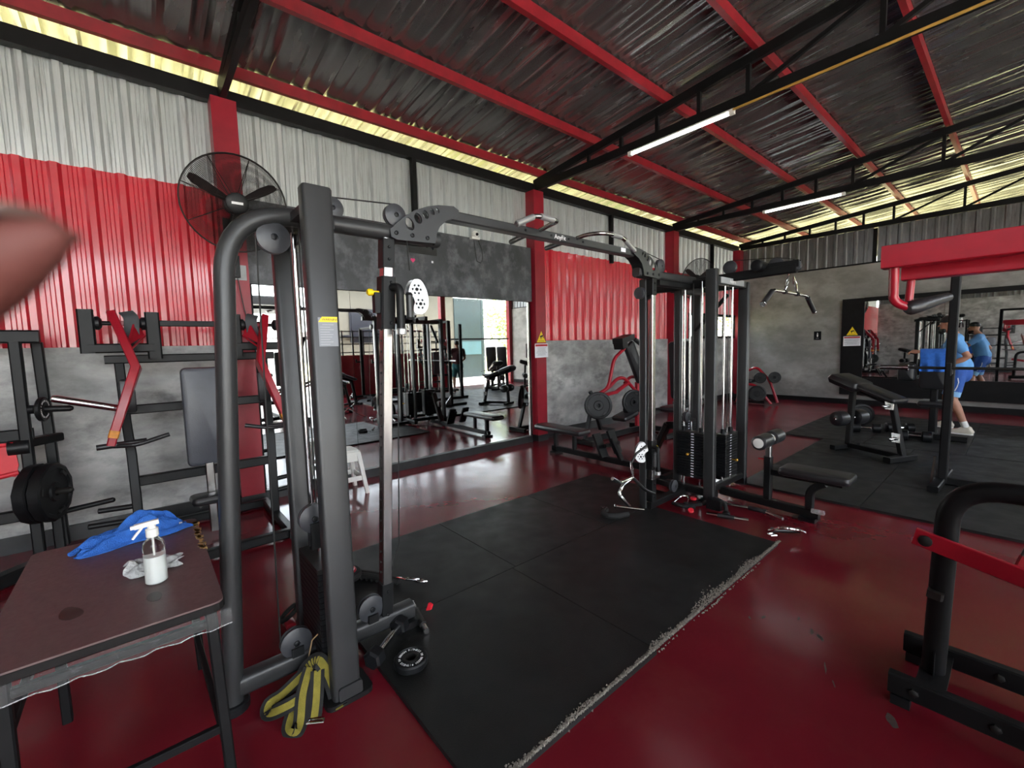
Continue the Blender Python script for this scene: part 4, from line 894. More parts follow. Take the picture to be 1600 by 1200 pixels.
# ================================================================= machines along the left wall
def bm(nm, T, m, *segs, ch=None):
    """one welded part out of straight bars: (p, q, w, h[, up])"""
    mb = MB()
    for s in segs: mb.beam(s[0], s[1], s[2], s[3], s[4] if len(s) > 4 else ((0, 0, 1) if abs((V(s[1])-V(s[0])).normalized().z) < .9 else (1, 0, 0)), ch)
    return build(nm, mb, m, T)
SP1 = thing('seated_press_machine', 'seated press with two angled red arms and slate back pad against the left wall', 'gym machine', (-4.4, .37, 0))
xa = -4.45; cy = .375
def my(y, s): return cy+s*(y-cy) if s > 0 else 2*cy-y
for s in (1, -1):
    f = lambda y: y if s > 0 else 2*cy-y
    Yk = bm('yoke', SP1, FRAMED, ((xa, f(-.275), 1.53), (xa, f(-.275), 1.85), .09, .075), ((xa, f(.10), 1.48), (xa, f(.10), 1.84), .09, .075), ((xa, f(-.275), 1.565), (xa, f(.10), 1.565), .08, .07))
    build('axle', MB().tube([(xa, f(-.24), 1.752), (xa, f(.08), 1.752)], .016, 12), RUST, SP1)
    for y in (-.215, .045): build('bearing', MB().rev((xa, f(y), 1.752), (0, 1, 0), [(-.025, .03), (-.01, .05), (.01, .05), (.025, .03)], 14), BLKPL, SP1)
    A = build('press_arm', MB().sect([(xa+.02, f(-.13), 1.82), (xa+.30, f(-.02), 1.42), (xa+.30, f(-.17), .97)], rrect(.055, .085, .006), (1, 0, 0)), REDM, SP1)
    build('arm_gusset', MB().prism([(xa, f(.0), 1.79), (xa+.02, f(.04), 1.66), (xa+.16, f(-.06), 1.58), (xa+.10, f(-.03), 1.68)], (0, 1, 0), .012).beam((xa+.02, f(.05), 1.66), (xa+.2, f(-.05), 1.54), .012, .012), REDM, SP1, False)
    build('arm_sleeve', MB().beam((xa, f(-.12), 1.752), (xa, f(.02), 1.752), .035, .035), REDM, SP1)
    build('strap_pad', MB().sect(arc([(xa-.03, f(-.05), 1.84), (xa+.03, f(-.02), 1.80), (xa+.05, f(-.03), 1.6)], .04, 4), rrect(.012, .09, .003), (0, 1, 0)), mat('grey_webbing', (.06, .065, .07), .7, var=.2), SP1)
    build('orange_tape', MB().sect([(xa+.30, f(-.165), .985), (xa+.30, f(-.18), .935)], rrect(.058, .088, .006), (1, 0, 0)), mat('orange_tape', (.6, .22, .02), .5, var=.3, scale=30), A)
    build('arm_tail', MB().beam((xa+.30, f(-.18), .935), (xa+.30, f(-.195), .88), .05, .07, (1, 0, 0)), REDM, A)
    H_ = build('handle_tube', MB().tube([(xa+.31, f(-.27), .875), (xa+.31, f(.0), .885)], .02, 12), VINYL, SP1)
    build('grip', MB().tube(arc([(xa+.31, f(-.18), .872), (xa+.36, f(-.06), .868), (xa+.33, f(.13), .915)], .06, 5), .016, 12), VINYL, SP1)
    build('plate_horn', MB().rev((xa+.26, f(-.13), 1.13), V((.18, -.95*(1 if s > 0 else -1), .32)), [(-.02, .045), (.02, .045), (.02, .025), (.33, .025), (.35, .02), (.355, .008)], 18), CHROME, SP1)
    build('upright', MB().sect([(xa-.1, f(-.12), 1.48), (xa-.02, f(-.11), 1.0), (xa+.1, f(-.095), .75), (xa+.1, f(-.09), .05)], rrect(.06, .075, .007), (1, 0, 0)), FRAMED, SP1)
    build('floor_runner', MB().beam((xa-.35, f(-.09), .045), (xa+.72, f(-.09), .045), .06, .07), FRAMED, SP1)
    for z, l in ((.365, .19), (.26, .25)): build('storage_peg', MB().rev((xa+.1, f(-.12), z), (0, -1 if s > 0 else 1, .06), [(0, .02), (l, .02), (l+.004, .012)], 14), BLKPL, SP1)
    build('shoulder_pad', MB().pad((xa+.02, f(-.085), 1.2), (.05, .09, .26), None, .02), VINYL, SP1)
bm('cross_bar', SP1, FRAMED, ((xa, .10, 1.755), (xa, .65, 1.755), .035, .045)); bm('lower_bar', SP1, FRAMED, ((xa-.08, -.2, 1.48), (xa-.08, .95, 1.48), .06, .065))
bm('back_rail', SP1, FRAMED, ((xa-.02, -.1, 1.09), (xa-.02, .85, 1.09), .05, .07)); bm('back_rail', SP1, FRAMED, ((xa+.1, -.09, .55), (xa+.1, .84, .55), .05, .075))
bm('base_rail', SP1, FRAMED, ((xa-.3, -.09, .05), (xa-.3, .84, .05), .06, .07)); bm('base_rail', SP1, FRAMED, ((xa+.66, -.09, .05), (xa+.66, .84, .05), .06, .07))
build('back_pad', MB().pad((xa+.12, cy, 1.0), (.28, .80, .075), Matrix.Rotation(PI/2, 3, 'Y') @ Matrix.Rotation(PI/2, 3, 'Z'), .03), GVINYL, SP1)
bm('seat_stem', SP1, STEEL, ((xa+.16, cy, .05), (xa+.16, cy, .62), .06, .05)); build('seat', MB().pad((xa+.22, cy, .345), (.32, .30, .07), Matrix.Rotation(-.12, 3, 'Y'), .03), VINYL, SP1)

PM = thing('plate_loaded_press', 'tall black plate-loaded press at the left edge of the picture', 'gym machine', (-4.5, -.8, 0))
xb = -4.5
bm('top_beam', PM, FRAMED, ((xb, -1.5, 1.66), (xb, -.52, 1.655), .08, .09))
bm('upright', PM, FRAMED, ((xb+.04, -.635, .04), (xb+.04, -.635, 1.62), .06, .07)); bm('upright', PM, FRAMED, ((xb-.15, -.53, .1), (xb-.15, -.555, 1.62), .06, .07)); bm('upright', PM, FRAMED, ((xb, -1.45, .04), (xb, -1.45, 1.62), .06, .07))
for z in (.98, .42): bm('cross_rail', PM, FRAMED, ((xb+.02, -1.45, z), (xb+.02, -.6, z), .05, .08))
bm('cross_rail', PM, FRAMED, ((xb+.05, -.66, .92), (xb-.15, -.5, .92), .08, .06))
build('pivot_block', MB().rev((xb+.06, -.72, .9), (0, 1, 0), [(0, .05), (.1, .05)], 16), BLKPL, PM)
build('lever_plate', MB().prism([(xb+.06, -.95, .92), (xb+.06, -.69, .92), (xb+.06, -.68, .78), (xb+.06, -.70, .70), (xb+.06, -.95, .80)], (1, 0, 0), .02), BRIGHTRED, PM, False)
build('lever_rod', MB().tube([(xb+.08, -1.0, .92), (xb+.08, -.69, .93)], .014, 10).tube([(xb+.08, -1.0, .68), (xb+.08, -.68, .73)], .016, 10), BRIGHTRED, PM)
build('upper_horn', MB().rev((xb+.08, -.60, 1.155), (.25, 1, -.04), [(0, .03), (.03, .03), (.03, .022), (.21, .022), (.225, .012)], 16), BLKPL, PM)
build('lower_horn', MB().rev((xb+.08, -.66, .57), (.35, 1, 0), [(-.05, .03), (0, .03), (0, .022), (.24, .022), (.25, .012)], 16), RUST, PM)
bm('floor_foot', PM, FRAMED, ((xb+.04, -.635, .05), (xb+.45, -1.05, .05), .1, .09)); bm('floor_foot', PM, FRAMED, ((xb-.2, -1.45, .04), (xb+.3, -1.45, .04), .06, .07))
bm('short_post', PM, FRAMED, ((xb-.12, -.55, .04), (xb-.12, -.55, .36), .06, .06)); build('storage_peg', MB().rev((xb-.1, -.52, .36), (.1, 1, .1), [(0, .02), (.29, .02), (.3, .01)], 14), BLKPL, PM)
plate_small((-4.41, -.535, 1.152), .085, .03, 'small black weight plate with white lettering on the upper horn at the left edge', text='BROCH FITNESS 5 BROCH FITNESS 5 ', nrm=(.25, 1, -.04))
def big_plate(c, r, t, n, lb, grp, sides=12):
    c = V(c); n = V(n).normalized()
    T = thing('weight_plate', lb, 'weight plate', c-V((0, 0, r)), grp)
    b_ = build('disc', MB().rev(c, n, [(-t/2, .03), (-t/2, r*.94), (-t*.38, r), (t*.38, r), (t/2, r*.94), (t/2, r*.82), (t*.34, r*.78), (t*.34, r*.36), (t/2, r*.32), (t/2, .03), (-t/2, .03)], sides), BLKPL, T, True)
    a = n.orthogonal().normalized(); b = n.cross(a)
    for k in range(3):
        ang = 2*PI*k/3+.5; q = c+(a*math.cos(ang)+b*math.sin(ang))*r*.72+n*(t*.42)
        build('grip_slot', MB().beam(q-(a*math.sin(ang)-b*math.cos(ang))*r*.14, q+(a*math.sin(ang)-b*math.cos(ang))*r*.14, r*.13, t*.2, tuple(n)), INK, b_)
    return T
pn_ = V((.35, 1, 0)).normalized()
for k, lb in enumerate(('black twelve-sided weight plate, innermost of the pair on the lower horn at the left edge', 'black twelve-sided weight plate, outermost of the pair on the lower horn at the left edge')):
    big_plate(V((-4.42, -.66, .57))+pn_*(.055+.075*k), .205, .07, pn_, lb, 'plates on the lower horn')

# red lever machine and padded machine beyond the cable towers
RL = thing('lever_row_machine', 'red-framed lever machine with black chest pad beside the concrete wall', 'gym machine', (-4.2, 5.9, 0))
xr = -4.25
bm('chest_pad_post', RL, FRAMED, ((xr, 6.05, 1.50), (xr, 6.45, .85), .06, .06, (1, 0, 0)))
build('chest_pad', MB().pad((xr+.05, 6.28, 1.19), (.24, .72, .08), Matrix.Rotation(.55, 3, 'X') @ Matrix.Rotation(PI/2, 3, 'Y') @ Matrix.Rotation(PI/2, 3, 'Z'), .03), VINYL, RL)
build('head_bracket', MB().box((xr, 6.03, 1.58), (.2, .34, .09), Matrix.Rotation(.2, 3, 'X')).box((xr, 5.95, 1.49), (.18, .14, .12), Matrix.Rotation(.3, 3, 'X')), FRAMED, RL, False)
build('handle', MB().tube(arc([(xr+.1, 6.2, 1.57), (xr+.15, 6.4, 1.43), (xr+.15, 6.62, 1.47)], .06, 4), .035, 12), VINYL, RL)
build('lever_frame', MB().tube(arc([(xr+.05, 5.98, 1.43), (xr+.05, 5.70, 1.27), (xr+.05, 5.55, .82), (xr+.05, 5.28, .74)], .1, 5), .028, 12), REDM, RL)
build('lever_loop', MB().tube(arc([(xr+.05, 5.28, .73), (xr+.05, 5.55, .82), (xr+.05, 5.80, .96), (xr+.05, 5.98, .95), (xr+.05, 6.28, .72), (xr+.05, 6.4, .62)], .1, 5), .028, 12), REDM, RL)
build('lever_loop', MB().tube(arc([(xr-.1, 6.2, .84), (xr-.1, 6.35, .94), (xr-.1, 6.6, .92), (xr-.05, 6.55, .55)], .08, 5), .028, 12), REDM, RL)
bm('lever_tie', RL, REDM, ((xr+.05, 5.30, .71), (xr+.05, 5.75, .74), .05, .05), ((xr+.05, 5.75, .74), (xr+.05, 6.1, .87), .05, .05))
bm('red_post', RL, REDM, ((xr, 6.42, .10), (xr, 6.42, .85), .07, .07))
build('plate_horn', MB().tube([(xr+.02, 5.14, .80), (xr+.1, 5.22, .58)], .03, 12), FRAMED, RL)
bm('stand', RL, FRAMED, ((xr, 5.03, .04), (xr, 5.18, .5), .05, .06, (1, 0, 0)), ((xr, 5.28, .5), (xr, 5.42, .18), .05, .06, (1, 0, 0)), ((xr, 5.42, .2), (xr, 5.75, .12), .05, .06, (1, 0, 0)))
bm('base_rail', RL, FRAMED, ((xr, 5.0, .05), (xr, 6.7, .05), .06, .08)); bm('foot_rail', RL, FRAMED, ((xr-.3, 6.65, .05), (xr+.35, 6.65, .05), .06, .08)); bm('foot_rail', RL, FRAMED, ((xr-.2, 5.0, .04), (xr+.2, 5.0, .04), .06, .07))
bm('weight_arm', RL, FRAMED, ((xr+.05, 6.0, .40), (xr+.05, 6.4, .55), .08, .1))
build('seat', MB().pad((xr+.05, 6.0, .33), (.28, .4, .08), Matrix.Rotation(.2, 3, 'X'), .03), VINYL, RL)
big_plate((xr+.12, 5.21, .585), .21, .05, (.75, -.6, .1), 'black weight plate on the red lever machine, nearer the mirror', 'plates on the red lever machine', 24)
big_plate((xr+.12, 6.12, .55), .2, .05, (.9, -.4, 0), 'black weight plate on the far side of the red lever machine', 'plates on the red lever machine', 24)
PDm = thing('padded_seat_machine', 'dark seated machine with tall rounded back pads behind the right cable tower', 'gym machine', (-3.75, 7.3, 0))
for k, (x, y) in enumerate(((-3.55, 6.6), (-3.75, 7.35))):
    build('back_pad', MB().pad((x, y, 1.05), (.4, .95, .11), Matrix.Rotation(.1, 3, 'X') @ Matrix.Rotation(PI/2, 3, 'X'), .045), VINYL, PDm)
    bm('upright', PDm, FRAMED, ((x, y+.1, .04), (x, y+.14, 1.35), .08, .08)); build('seat', MB().pad((x+.05, y-.25, .47), (.4, .4, .09), None, .04), VINYL, PDm)
    bm('seat_post', PDm, FRAMED, ((x+.05, y-.2, .04), (x+.05, y-.2, .43), .07, .07)); bm('floor_rail', PDm, FRAMED, ((x, y-.5, .04), (x, y+.3, .04), .07, .07))
    build('side_handle', MB().tube(arc([(x+.24, y, .62), (x+.3, y-.2, .64), (x+.3, y-.34, .60)], .05, 4), .018, 10), BLKPL, PDm)
bm('tie_rail', PDm, FRAMED, ((-3.55, 6.85, .05), (-3.75, 7.6, .05), .07, .07))
RC = thing('corner_row_machine', 'small red-framed plate machine in the far corner', 'gym machine', (-4.1, 11.2, 0))
build('frame', MB().tube(arc([(-4.45, 11.25, .05), (-4.4, 11.25, .75), (-4.15, 11.25, .88), (-3.85, 11.25, .55), (-3.68, 11.25, .04)], .12, 5), .03, 10), REDM, RC)
build('frame', MB().tube(arc([(-4.45, 10.9, .05), (-4.35, 10.9, .5), (-4.05, 10.95, .46), (-3.75, 11.05, .03)], .1, 5), .03, 10), REDM, RC)
bm('base_rail', RC, FRAMED, ((-4.6, 11.1, .05), (-3.9, 11.1, .05), .07, .07)); build('seat', MB().pad((-4.3, 11.05, .55), (.35, .3, .08), None, .03), VINYL, RC)
for p_, lb in (((-4.02, 11.12, .62), 'upper black weight plate of the far corner machine'), ((-3.98, 10.85, .27), 'lower black weight plate of the far corner machine'), ((-3.72, 11.15, .64), 'outer black weight plate of the far corner machine')):
    big_plate(p_, .19 if p_[2] < .5 else .13, .05, (.35, -.9, .1), lb, 'plates of the corner machine', 24)

# ================================================================= free-weight area
def decline_bench(lb, loc, rz=0, grp=None):
    T = thing('decline_bench', lb, 'bench', (0, 0, 0), grp)
    bm('floor_rail', T, BLACKST, ((-.35, .05, .06), (.33, -.02, .06), .06, .06)); bm('foot', T, BLACKST, ((-.35, -.2, .04), (-.35, .25, .04), .07, .06)); bm('foot', T, BLACKST, ((.34, -.26, .04), (.34, .2, .04), .08, .07))
    bm('front_post', T, FRAMED, ((-.33, .05, .05), (-.29, .05, .84), .055, .07)); bm('rear_post', T, BLACKST, ((.34, 0, .06), (.20, .0, .72), .06, .07, (0, 1, 0)))
    bm('spine', T, BLACKST, ((-.28, .03, .84), (.22, .0, .67), .06, .06, (0, 1, 0)))
    build('pad', MB().pad((.0, .02, .81), (.62, .27, .07), Matrix.Rotation(.33, 3, 'Y'), .03), VINYL, T)
    build('head_pad', MB().pad((-.32, .03, .90), (.40, .36, .15), Matrix.Rotation(.33, 3, 'Y'), .07), VINYL, T)
    build('roller_bar', MB().tube([(-.31, -.22, .43), (-.31, .32, .43)], .012, 10), STEEL, T)
    for y in (-.14, .2): 
        r_ = build('ankle_roller', MB().rev((-.31, y-.09, .43), (0, 1, 0), [(0, .06), (.02, .09), (.05, .098), (.13, .098), (.16, .09), (.18, .06)], 20), VINYL, T)
        build('roller_cap', MB().rev((-.31, y-.092, .43), (0, -1, 0), [(0, .02), (.008, .012)], 12), CHROME, r_)
    for x, z in ((.205, .665), (.29, .28)):
        P_ = build('latch_plate', MB().box((x, -.045, z), (.09, .012, .11)), STEEL, T, False)
        build('latch_knob', MB().rev((x-.01, -.05, z-.01), (-.3, -1, -.2), [(0, .012), (.03, .012), (.035, .022), (.06, .02), (.066, .01)], 12), CHROME, P_)
    build('front_knob', MB().rev((-.30, -.0, .84), (-.2, -1, .1), [(0, .012), (.04, .012), (.045, .025), (.07, .022), (.076, .01)], 12), CHROME, T)
    T.location = loc; T.rotation_euler = (0, 0, rz); return T
db = decline_bench('decline bench with ankle rollers and chrome latches on the black mats', (-1.19, 6.95, .022), -.42)

PR = thing('squat_rack', 'tall black rack upright with base plates standing on the black mats', 'rack', (-.2, 6.2, .022))
bm('upright', PR, BLACKST, ((-.47, 6.04, .05), (-.455, 6.04, 2.2), .09, .07)); bm('upright', PR, BLACKST, ((.75, 6.04, .05), (.75, 6.04, 2.2), .09, .07)); bm('upright', PR, BLACKST, ((.75, 7.2, .05), (.75, 7.2, 2.2), .09, .07))
bm('base_rail', PR, BLACKST, ((-.5, 6.04, .06), (.8, 6.04, .06), .07, .07)); bm('base_rail', PR, BLACKST, ((.75, 5.6, .06), (.75, 7.4, .06), .07, .07)); bm('base_rail', PR, BLACKST, ((-.5, 5.62, .053), (-.47, 6.5, .053), .08, .06))
build('gusset', MB().prism([(-.53, 5.78, .05), (-.53, 6.0, .05), (-.53, 6.0, .3)], (1, 0, 0), .02), STEEL, PR, False)
bm('top_bar', PR, BLACKST, ((-.46, 6.04, 2.18), (.75, 6.04, 2.18), .06, .06)); bm('hook', PR, BLACKST, ((-.46, 5.98, 1.15), (-.46, 5.86, 1.15), .05, .05), ((-.46, 5.86, 1.12), (-.46, 5.86, 1.24), .04, .04))
bm('hook', PR, BLACKST, ((.75, 5.98, 1.15), (.75, 5.86, 1.15), .05, .05), ((.75, 5.86, 1.12), (.75, 5.86, 1.24), .04, .04))
BB = thing('barbell', 'black barbell resting on the rack hooks', 'barbell', (.3, 5.9, 1.15))
build('bar', MB().tube([(-.75, 5.905, 1.19), (1.25, 5.905, 1.19)], .014, 12), RUST, BB)
for x, d in ((-.75, -1), (1.25, 1)): build('sleeve', MB().rev((x, 5.905, 1.19), (d, 0, 0), [(0, .035), (.02, .035), (.02, .025), (.22, .025)], 14), STEEL, BB)
# seat with the blue towel hung over it
TBn = thing('preacher_seat', 'black seat machine with a blue towel hung over its backrest', 'gym machine', (-.86, 8.75, .022))
build('backrest', MB().pad((-.83, 8.75, 1.02), (.32, .58, .10), Matrix.Rotation(PI/2, 3, 'X'), .04), VINYL, TBn); bm('frame', TBn, BLACKST, ((-.83, 8.85, .05), (-.83, 8.85, .9), .08, .08)); bm('base_rail', TBn, BLACKST, ((-1.25, 8.62, .058), (-.45, 8.62, .058), .07, .07)); bm('base_rail', TBn, BLACKST, ((-.83, 8.5, .06), (-.83, 9.2, .06), .07, .07))
build('seat', MB().pad((-.83, 8.98, .5), (.36, .4, .09), None, .04), VINYL, TBn); build('arm_pad', MB().pad((-1.12, 8.66, .98), (.2, .26, .12), Matrix.Rotation(PI/2, 3, 'X'), .05), VINYL, TBn)
bm('seat_post', TBn, BLACKST, ((-.83, 8.98, .05), (-.83, 8.98, .46), .08, .08))
def hang(u, v):
    x = -.99+.31*v; s = u*2-1
    zt = 1.325
    yy = 8.69-.02*math.sin(v*14+1)*(1-u) if u < .5 else 8.81+.02*math.sin(v*11)*u
    d = abs(s)
    return (x+.012*math.sin(u*7), 8.75+(.075*(1 if s > 0 else -1)*min(1, d*5))+.03*math.sin(v*15+u*3)*d*d, zt-.02*(1-min(1, d*5))*0-max(0, d-.06)*.36)
drape(hang, 20, 16, .004, BLUE, 'towel', 'blue towel hanging over the black seat back near the man', 'towel', (-.83, 8.75, 1.0))
# things on the floor by the end wall
def dumbbell(c, ang, lb):
    c = V(c); d = V((math.cos(ang), math.sin(ang), 0)); T = thing('dumbbell', lb, 'dumbbell', c-V((0, 0, .075)), 'round dumbbells on the mats')
    build('handle', MB().tube([c-d*.1, c+d*.1], .016, 10), CHROME, T)
    for s in (-1, 1): build('head', MB().rev(c+d*s*.07, d*s, [(0, .06), (.01, .075), (.1, .075), (.11, .06)], 18), BLKPL, T)
dumbbell((-1.55, 8.6, .097), .3, 'round black dumbbell on the mats left of the others'); dumbbell((-1.2, 8.9, .097), .6, 'round black dumbbell on the mats between its two neighbours'); dumbbell((-.95, 8.3, .097), .2, 'round black dumbbell on the mats nearest the towel seat')
big_plate((-1.75, 9.3, .20), .18, .05, (.5, -.85, 0), 'black weight plate leaning near the end wall mirror', None, 24)

# ================================================================= press machine at the right edge
LP = thing('lever_press_machine', 'black press machine with big red lever beam at the right edge', 'gym machine', (.5, 2.5, 0))
for y in (2.27, 2.63):
    bm('base_rail', LP, BLACKST, ((-.30, y, .085), (1.3, y, .085), .045, .085))
    for x in (-.22, .0, .35): bolt((x, y-.0225, .085), (0, -1, 0), LP, .016, RUST, .012)
build('rubber_foot', MB().box((-.26, 2.27, .022), (.06, .05, .04)), BLKPL, LP, False); build('rubber_foot', MB().box((-.26, 2.63, .022), (.06, .05, .04)), BLKPL, LP, False)
build('post_foot', MB().box((-.18, 2.45, .09), (.09, .31, .02)).box((-.18, 2.42, .15), (.004, .05, .1)), BLACKST, LP, False)
build('bent_post', MB().sect(arc([(-.185, 2.45, .09), (-.165, 2.45, .90), (.9, 2.45, .93)], .16, 8), rr2(.075, .075, .03, 4), (0, 1, 0)), BLACKST, LP)
build('post_sleeve', MB().beam((-.19, 2.45, .43), (-.187, 2.45, .46), .12, .05, (1, 0, 0)), RUST, LP)
build('red_lever', MB().sect([(-.26, 2.40, .675), (.10, 2.39, .60), (.22, 2.33, .53), (.55, 2.25, .45)], rrect(.02, .07, .003), (0, 0, 1)), REDM, LP)
build('lever_pivot', MB().rev((-.225, 2.388, .667), (0, -1, 0), [(0, .022), (.008, .022), (.012, .012)], 14), RUST, LP)
build('lever_stub', MB().beam((.03, 2.43, .60), (.05, 2.45, .67), .05, .05, (1, 0, 0)), REDM, LP)
build('lever_grip', MB().tube([(.05, 2.45, .66), (.085, 2.5, .80)], .025, 12), VINYL, LP)
bm('red_beam', LP, REDM, ((-.495, 2.95, 1.905), (1.3, 2.95, 1.905), .09, .112), ch=.004); bm('red_beam', LP, REDM, ((-.43, 3.06, 1.845), (1.3, 3.06, 1.845), .09, .11), ch=.004)
build('handle_tube', MB().tube(arc([(-.45, 2.96, 1.86), (-.45, 2.97, 1.68), (-.385, 3.0, 1.645)], .07, 6), .021, 14), REDM, LP)
build('handle_tube', MB().tube([(-.395, 3.06, 1.80), (-.40, 3.05, 1.68)], .017, 12), REDM, LP)
build('hand_grip', MB().rev((-.385, 2.995, 1.645), V((.13, .22, .06)), [(-.02, .022), (.0, .036), (.06, .036), (.24, .022), (.25, .012)], 16), VINYL, LP)
bm('main_upright', LP, BLACKST, ((.9, 2.45, .1), (.9, 2.95, 1.86), .08, .1, (1, 0, 0))); bm('side_upright', LP, BLACKST, ((1.25, 2.45, .1), (1.25, 2.95, 1.86), .08, .1, (1, 0, 0)))
build('back_shell', MB().box((.62, 1.75, .85), (.56, .07, .75), Matrix.Rotation(-.3, 3, 'X')), REDM, LP, False); build('back_pad', MB().pad((.62, 1.82, .84), (.42, .6, .08), Matrix.Rotation(-.3, 3, 'X') @ Matrix.Rotation(PI/2, 3, 'X'), .03), VINYL, LP)
build('seat', MB().pad((.62, 2.05, .43), (.4, .42, .09), None, .04), VINYL, LP); bm('seat_post', LP, BLACKST, ((.62, 2.0, .06), (.62, 2.0, .4), .08, .08)); bm('rear_rail', LP, BLACKST, ((.62, 1.5, .06), (.62, 2.6, .06), .07, .08)); bm('back_strut', LP, BLACKST, ((.62, 1.55, .06), (.62, 1.72, .75), .07, .07))

# ================================================================= attachments heaped by the right tower
def gear(nm, lb, cat, parts):
    T = thing(nm, lb, cat, parts[0][1].v[0].copy()); T.location.z = 0.0; SH[T.name] = V(T.location)
    for p_, mb, m in parts: build(p_, mb, m, T)
    return T
def ln(*pts, r=.013, n=10): return MB().tube([V(p) for p in pts], r, n)
gear('straight_bar', 'short straight bar with chrome ends and dark grip on the mat edge', 'bar', [('bar', ln((-1.70, 3.60, .035), (-1.40, 3.70, .035)), CHROME), ('grip', ln((-1.62, 3.627, .036), (-1.50, 3.667, .036), r=.017), VINYL)])
gear('long_bar', 'long dark bar with chrome middle lying from the tower to the mat corner', 'bar', [('bar', ln((-1.80, 3.86, .05), (-1.42, 3.98, .045), (-1.22, 3.92, .035)), STEEL), ('grip', ln((-1.78, 3.866, .05), (-1.66, 3.905, .05), r=.018), VINYL), ('grip', ln((-1.5, 3.955, .047), (-1.36, 3.968, .043), r=.018), VINYL)])
gear('curved_handle', 'curved chrome handle with black grip at the corner of the mats', 'handle', [('bow', MB().tube(arc([(-1.22, 3.62, .03), (-1.12, 3.60, .09), (-1.03, 3.66, .08), (-1.02, 3.76, .03)], .05, 5), .012, 10), CHROME), ('grip', ln((-1.21, 3.64, .03), (-1.06, 3.78, .03), r=.02), VINYL), ('clip', MB().tube([(-1.20, 3.55, .03), (-1.17, 3.53, .03), (-1.15, 3.56, .03), (-1.18, 3.58, .03)], .006, 6, closed=True), CHROME)])
gear('double_handle', 'black close-grip handle with red end caps in the heap by the right tower', 'handle', [('frame', ln((-1.98, 3.58, .05), (-1.86, 3.50, .08), (-1.82, 3.62, .05), r=.016), BLKPL), ('end_cap', MB().disc((-1.87, 3.70, .10), (0, 0, 1), .026, .02), BRIGHTRED), ('end_cap', MB().disc((-1.80, 3.52, .055), (.3, -.5, .8), .024, .02), BRIGHTRED), ('web', MB().beam((-1.9, 3.6, .06), (-1.8, 3.7, .07), .05, .03), BLKPL)])
gear('stirrup_handle', 'steel stirrup handle lying in the heap by the right tower', 'handle', [('stirrup', MB().tube(arc([(-2.03, 3.62, .03), (-1.98, 3.70, .10), (-1.92, 3.72, .10), (-1.90, 3.64, .03)], .03, 4), .007, 8), CHROME), ('grip', ln((-2.03, 3.62, .035), (-1.90, 3.64, .035), r=.016), BLKPL)])
gear('tricep_rope', 'black rope attachment draped over the heap by the right tower', 'rope', [('rope', MB().tube(arc([(-1.82, 3.78, .04), (-1.72, 3.80, .12), (-1.62, 3.78, .09), (-1.58, 3.70, .04)], .05, 5), .018, 10), KB), ('knob', MB().disc((-1.57, 3.68, .04), (.3, -.8, -.2), .03, .04), BLKPL), ('rib', MB().box((-1.7, 3.74, .08), (.12, .05, .09)), BLKPL)])
gear('ankle_strap', 'black ankle strap lying under the silver bent bar', 'strap', [('strap', MB().tube(arc([(-2.34, 3.05, .04), (-2.28, 2.92, .05), (-2.18, 2.96, .05), (-2.15, 3.10, .04)], .05, 5), .024, 10), KB), ('ring', MB().tube([(-2.36, 3.06, .04), (-2.40, 3.05, .05), (-2.41, 3.09, .04), (-2.37, 3.1, .04)], .005, 6, closed=True), CHROME)])
gear('row_handle', 'silver row handle lying on the mat under the bent bar', 'handle', [('bar', ln((-2.31, 3.16, .05), (-2.10, 3.28, .045), r=.011), CHROME), ('end', MB().disc((-2.32, 3.155, .05), (-.8, -.5, 0), .018, .012), CHROME)])

# ================================================================= people
SKIN = mat('skin', (.42, .20, .125), .5, var=.12, scale=9); SKIND = mat('tanned_skin', (.30, .145, .085), .5, var=.15, scale=9)
def chain(mb, pts, n=14):
    """tapered limb: a run of (x, y, z, radius) closed by round ends"""
    P = [(V(p[:3]), p[3]) for p in pts]; rings = []
    d0 = (P[1][0]-P[0][0]).normalized(); d1 = (P[-1][0]-P[-2][0]).normalized()
    seq = [(P[0][0]-d0*P[0][1]*c, P[0][1]*s) for c, s in ((.98, .2), (.75, .66), (.4, .92))]+P+[(P[-1][0]+d1*P[-1][1]*c, P[-1][1]*s) for c, s in ((.4, .92), (.75, .66), (.98, .2))]
    a = d0.orthogonal().normalized(); prev = d0
    for i, (c, r) in enumerate(seq):
        d = (seq[min(i+1, len(seq)-1)][0]-seq[max(i-1, 0)][0]).normalized()
        a = (a-d*a.dot(d)).normalized(); b = d.cross(a)
        rings.append([c+(a*math.cos(2*PI*k/n)+b*math.sin(2*PI*k/n))*r for k in range(n)])
    mb.loft(rings); return mb
def blob(mb, c, d, rot=None, n=14, m=9):
    c = V(c); R = rot or Matrix.Identity(3)
    mb.loft([[c+R@V((d[0]*math.sin(PI*i/m)*math.cos(2*PI*k/n), d[1]*math.sin(PI*i/m)*math.sin(2*PI*k/n), d[2]*math.cos(PI*i/m))) if 0 < i < m else c+R@V((.002*math.cos(2*PI*k/n), .002*math.sin(2*PI*k/n), d[2]*math.cos(PI*i/m))) for k in range(n)] for i in range(m+1)])
    return mb
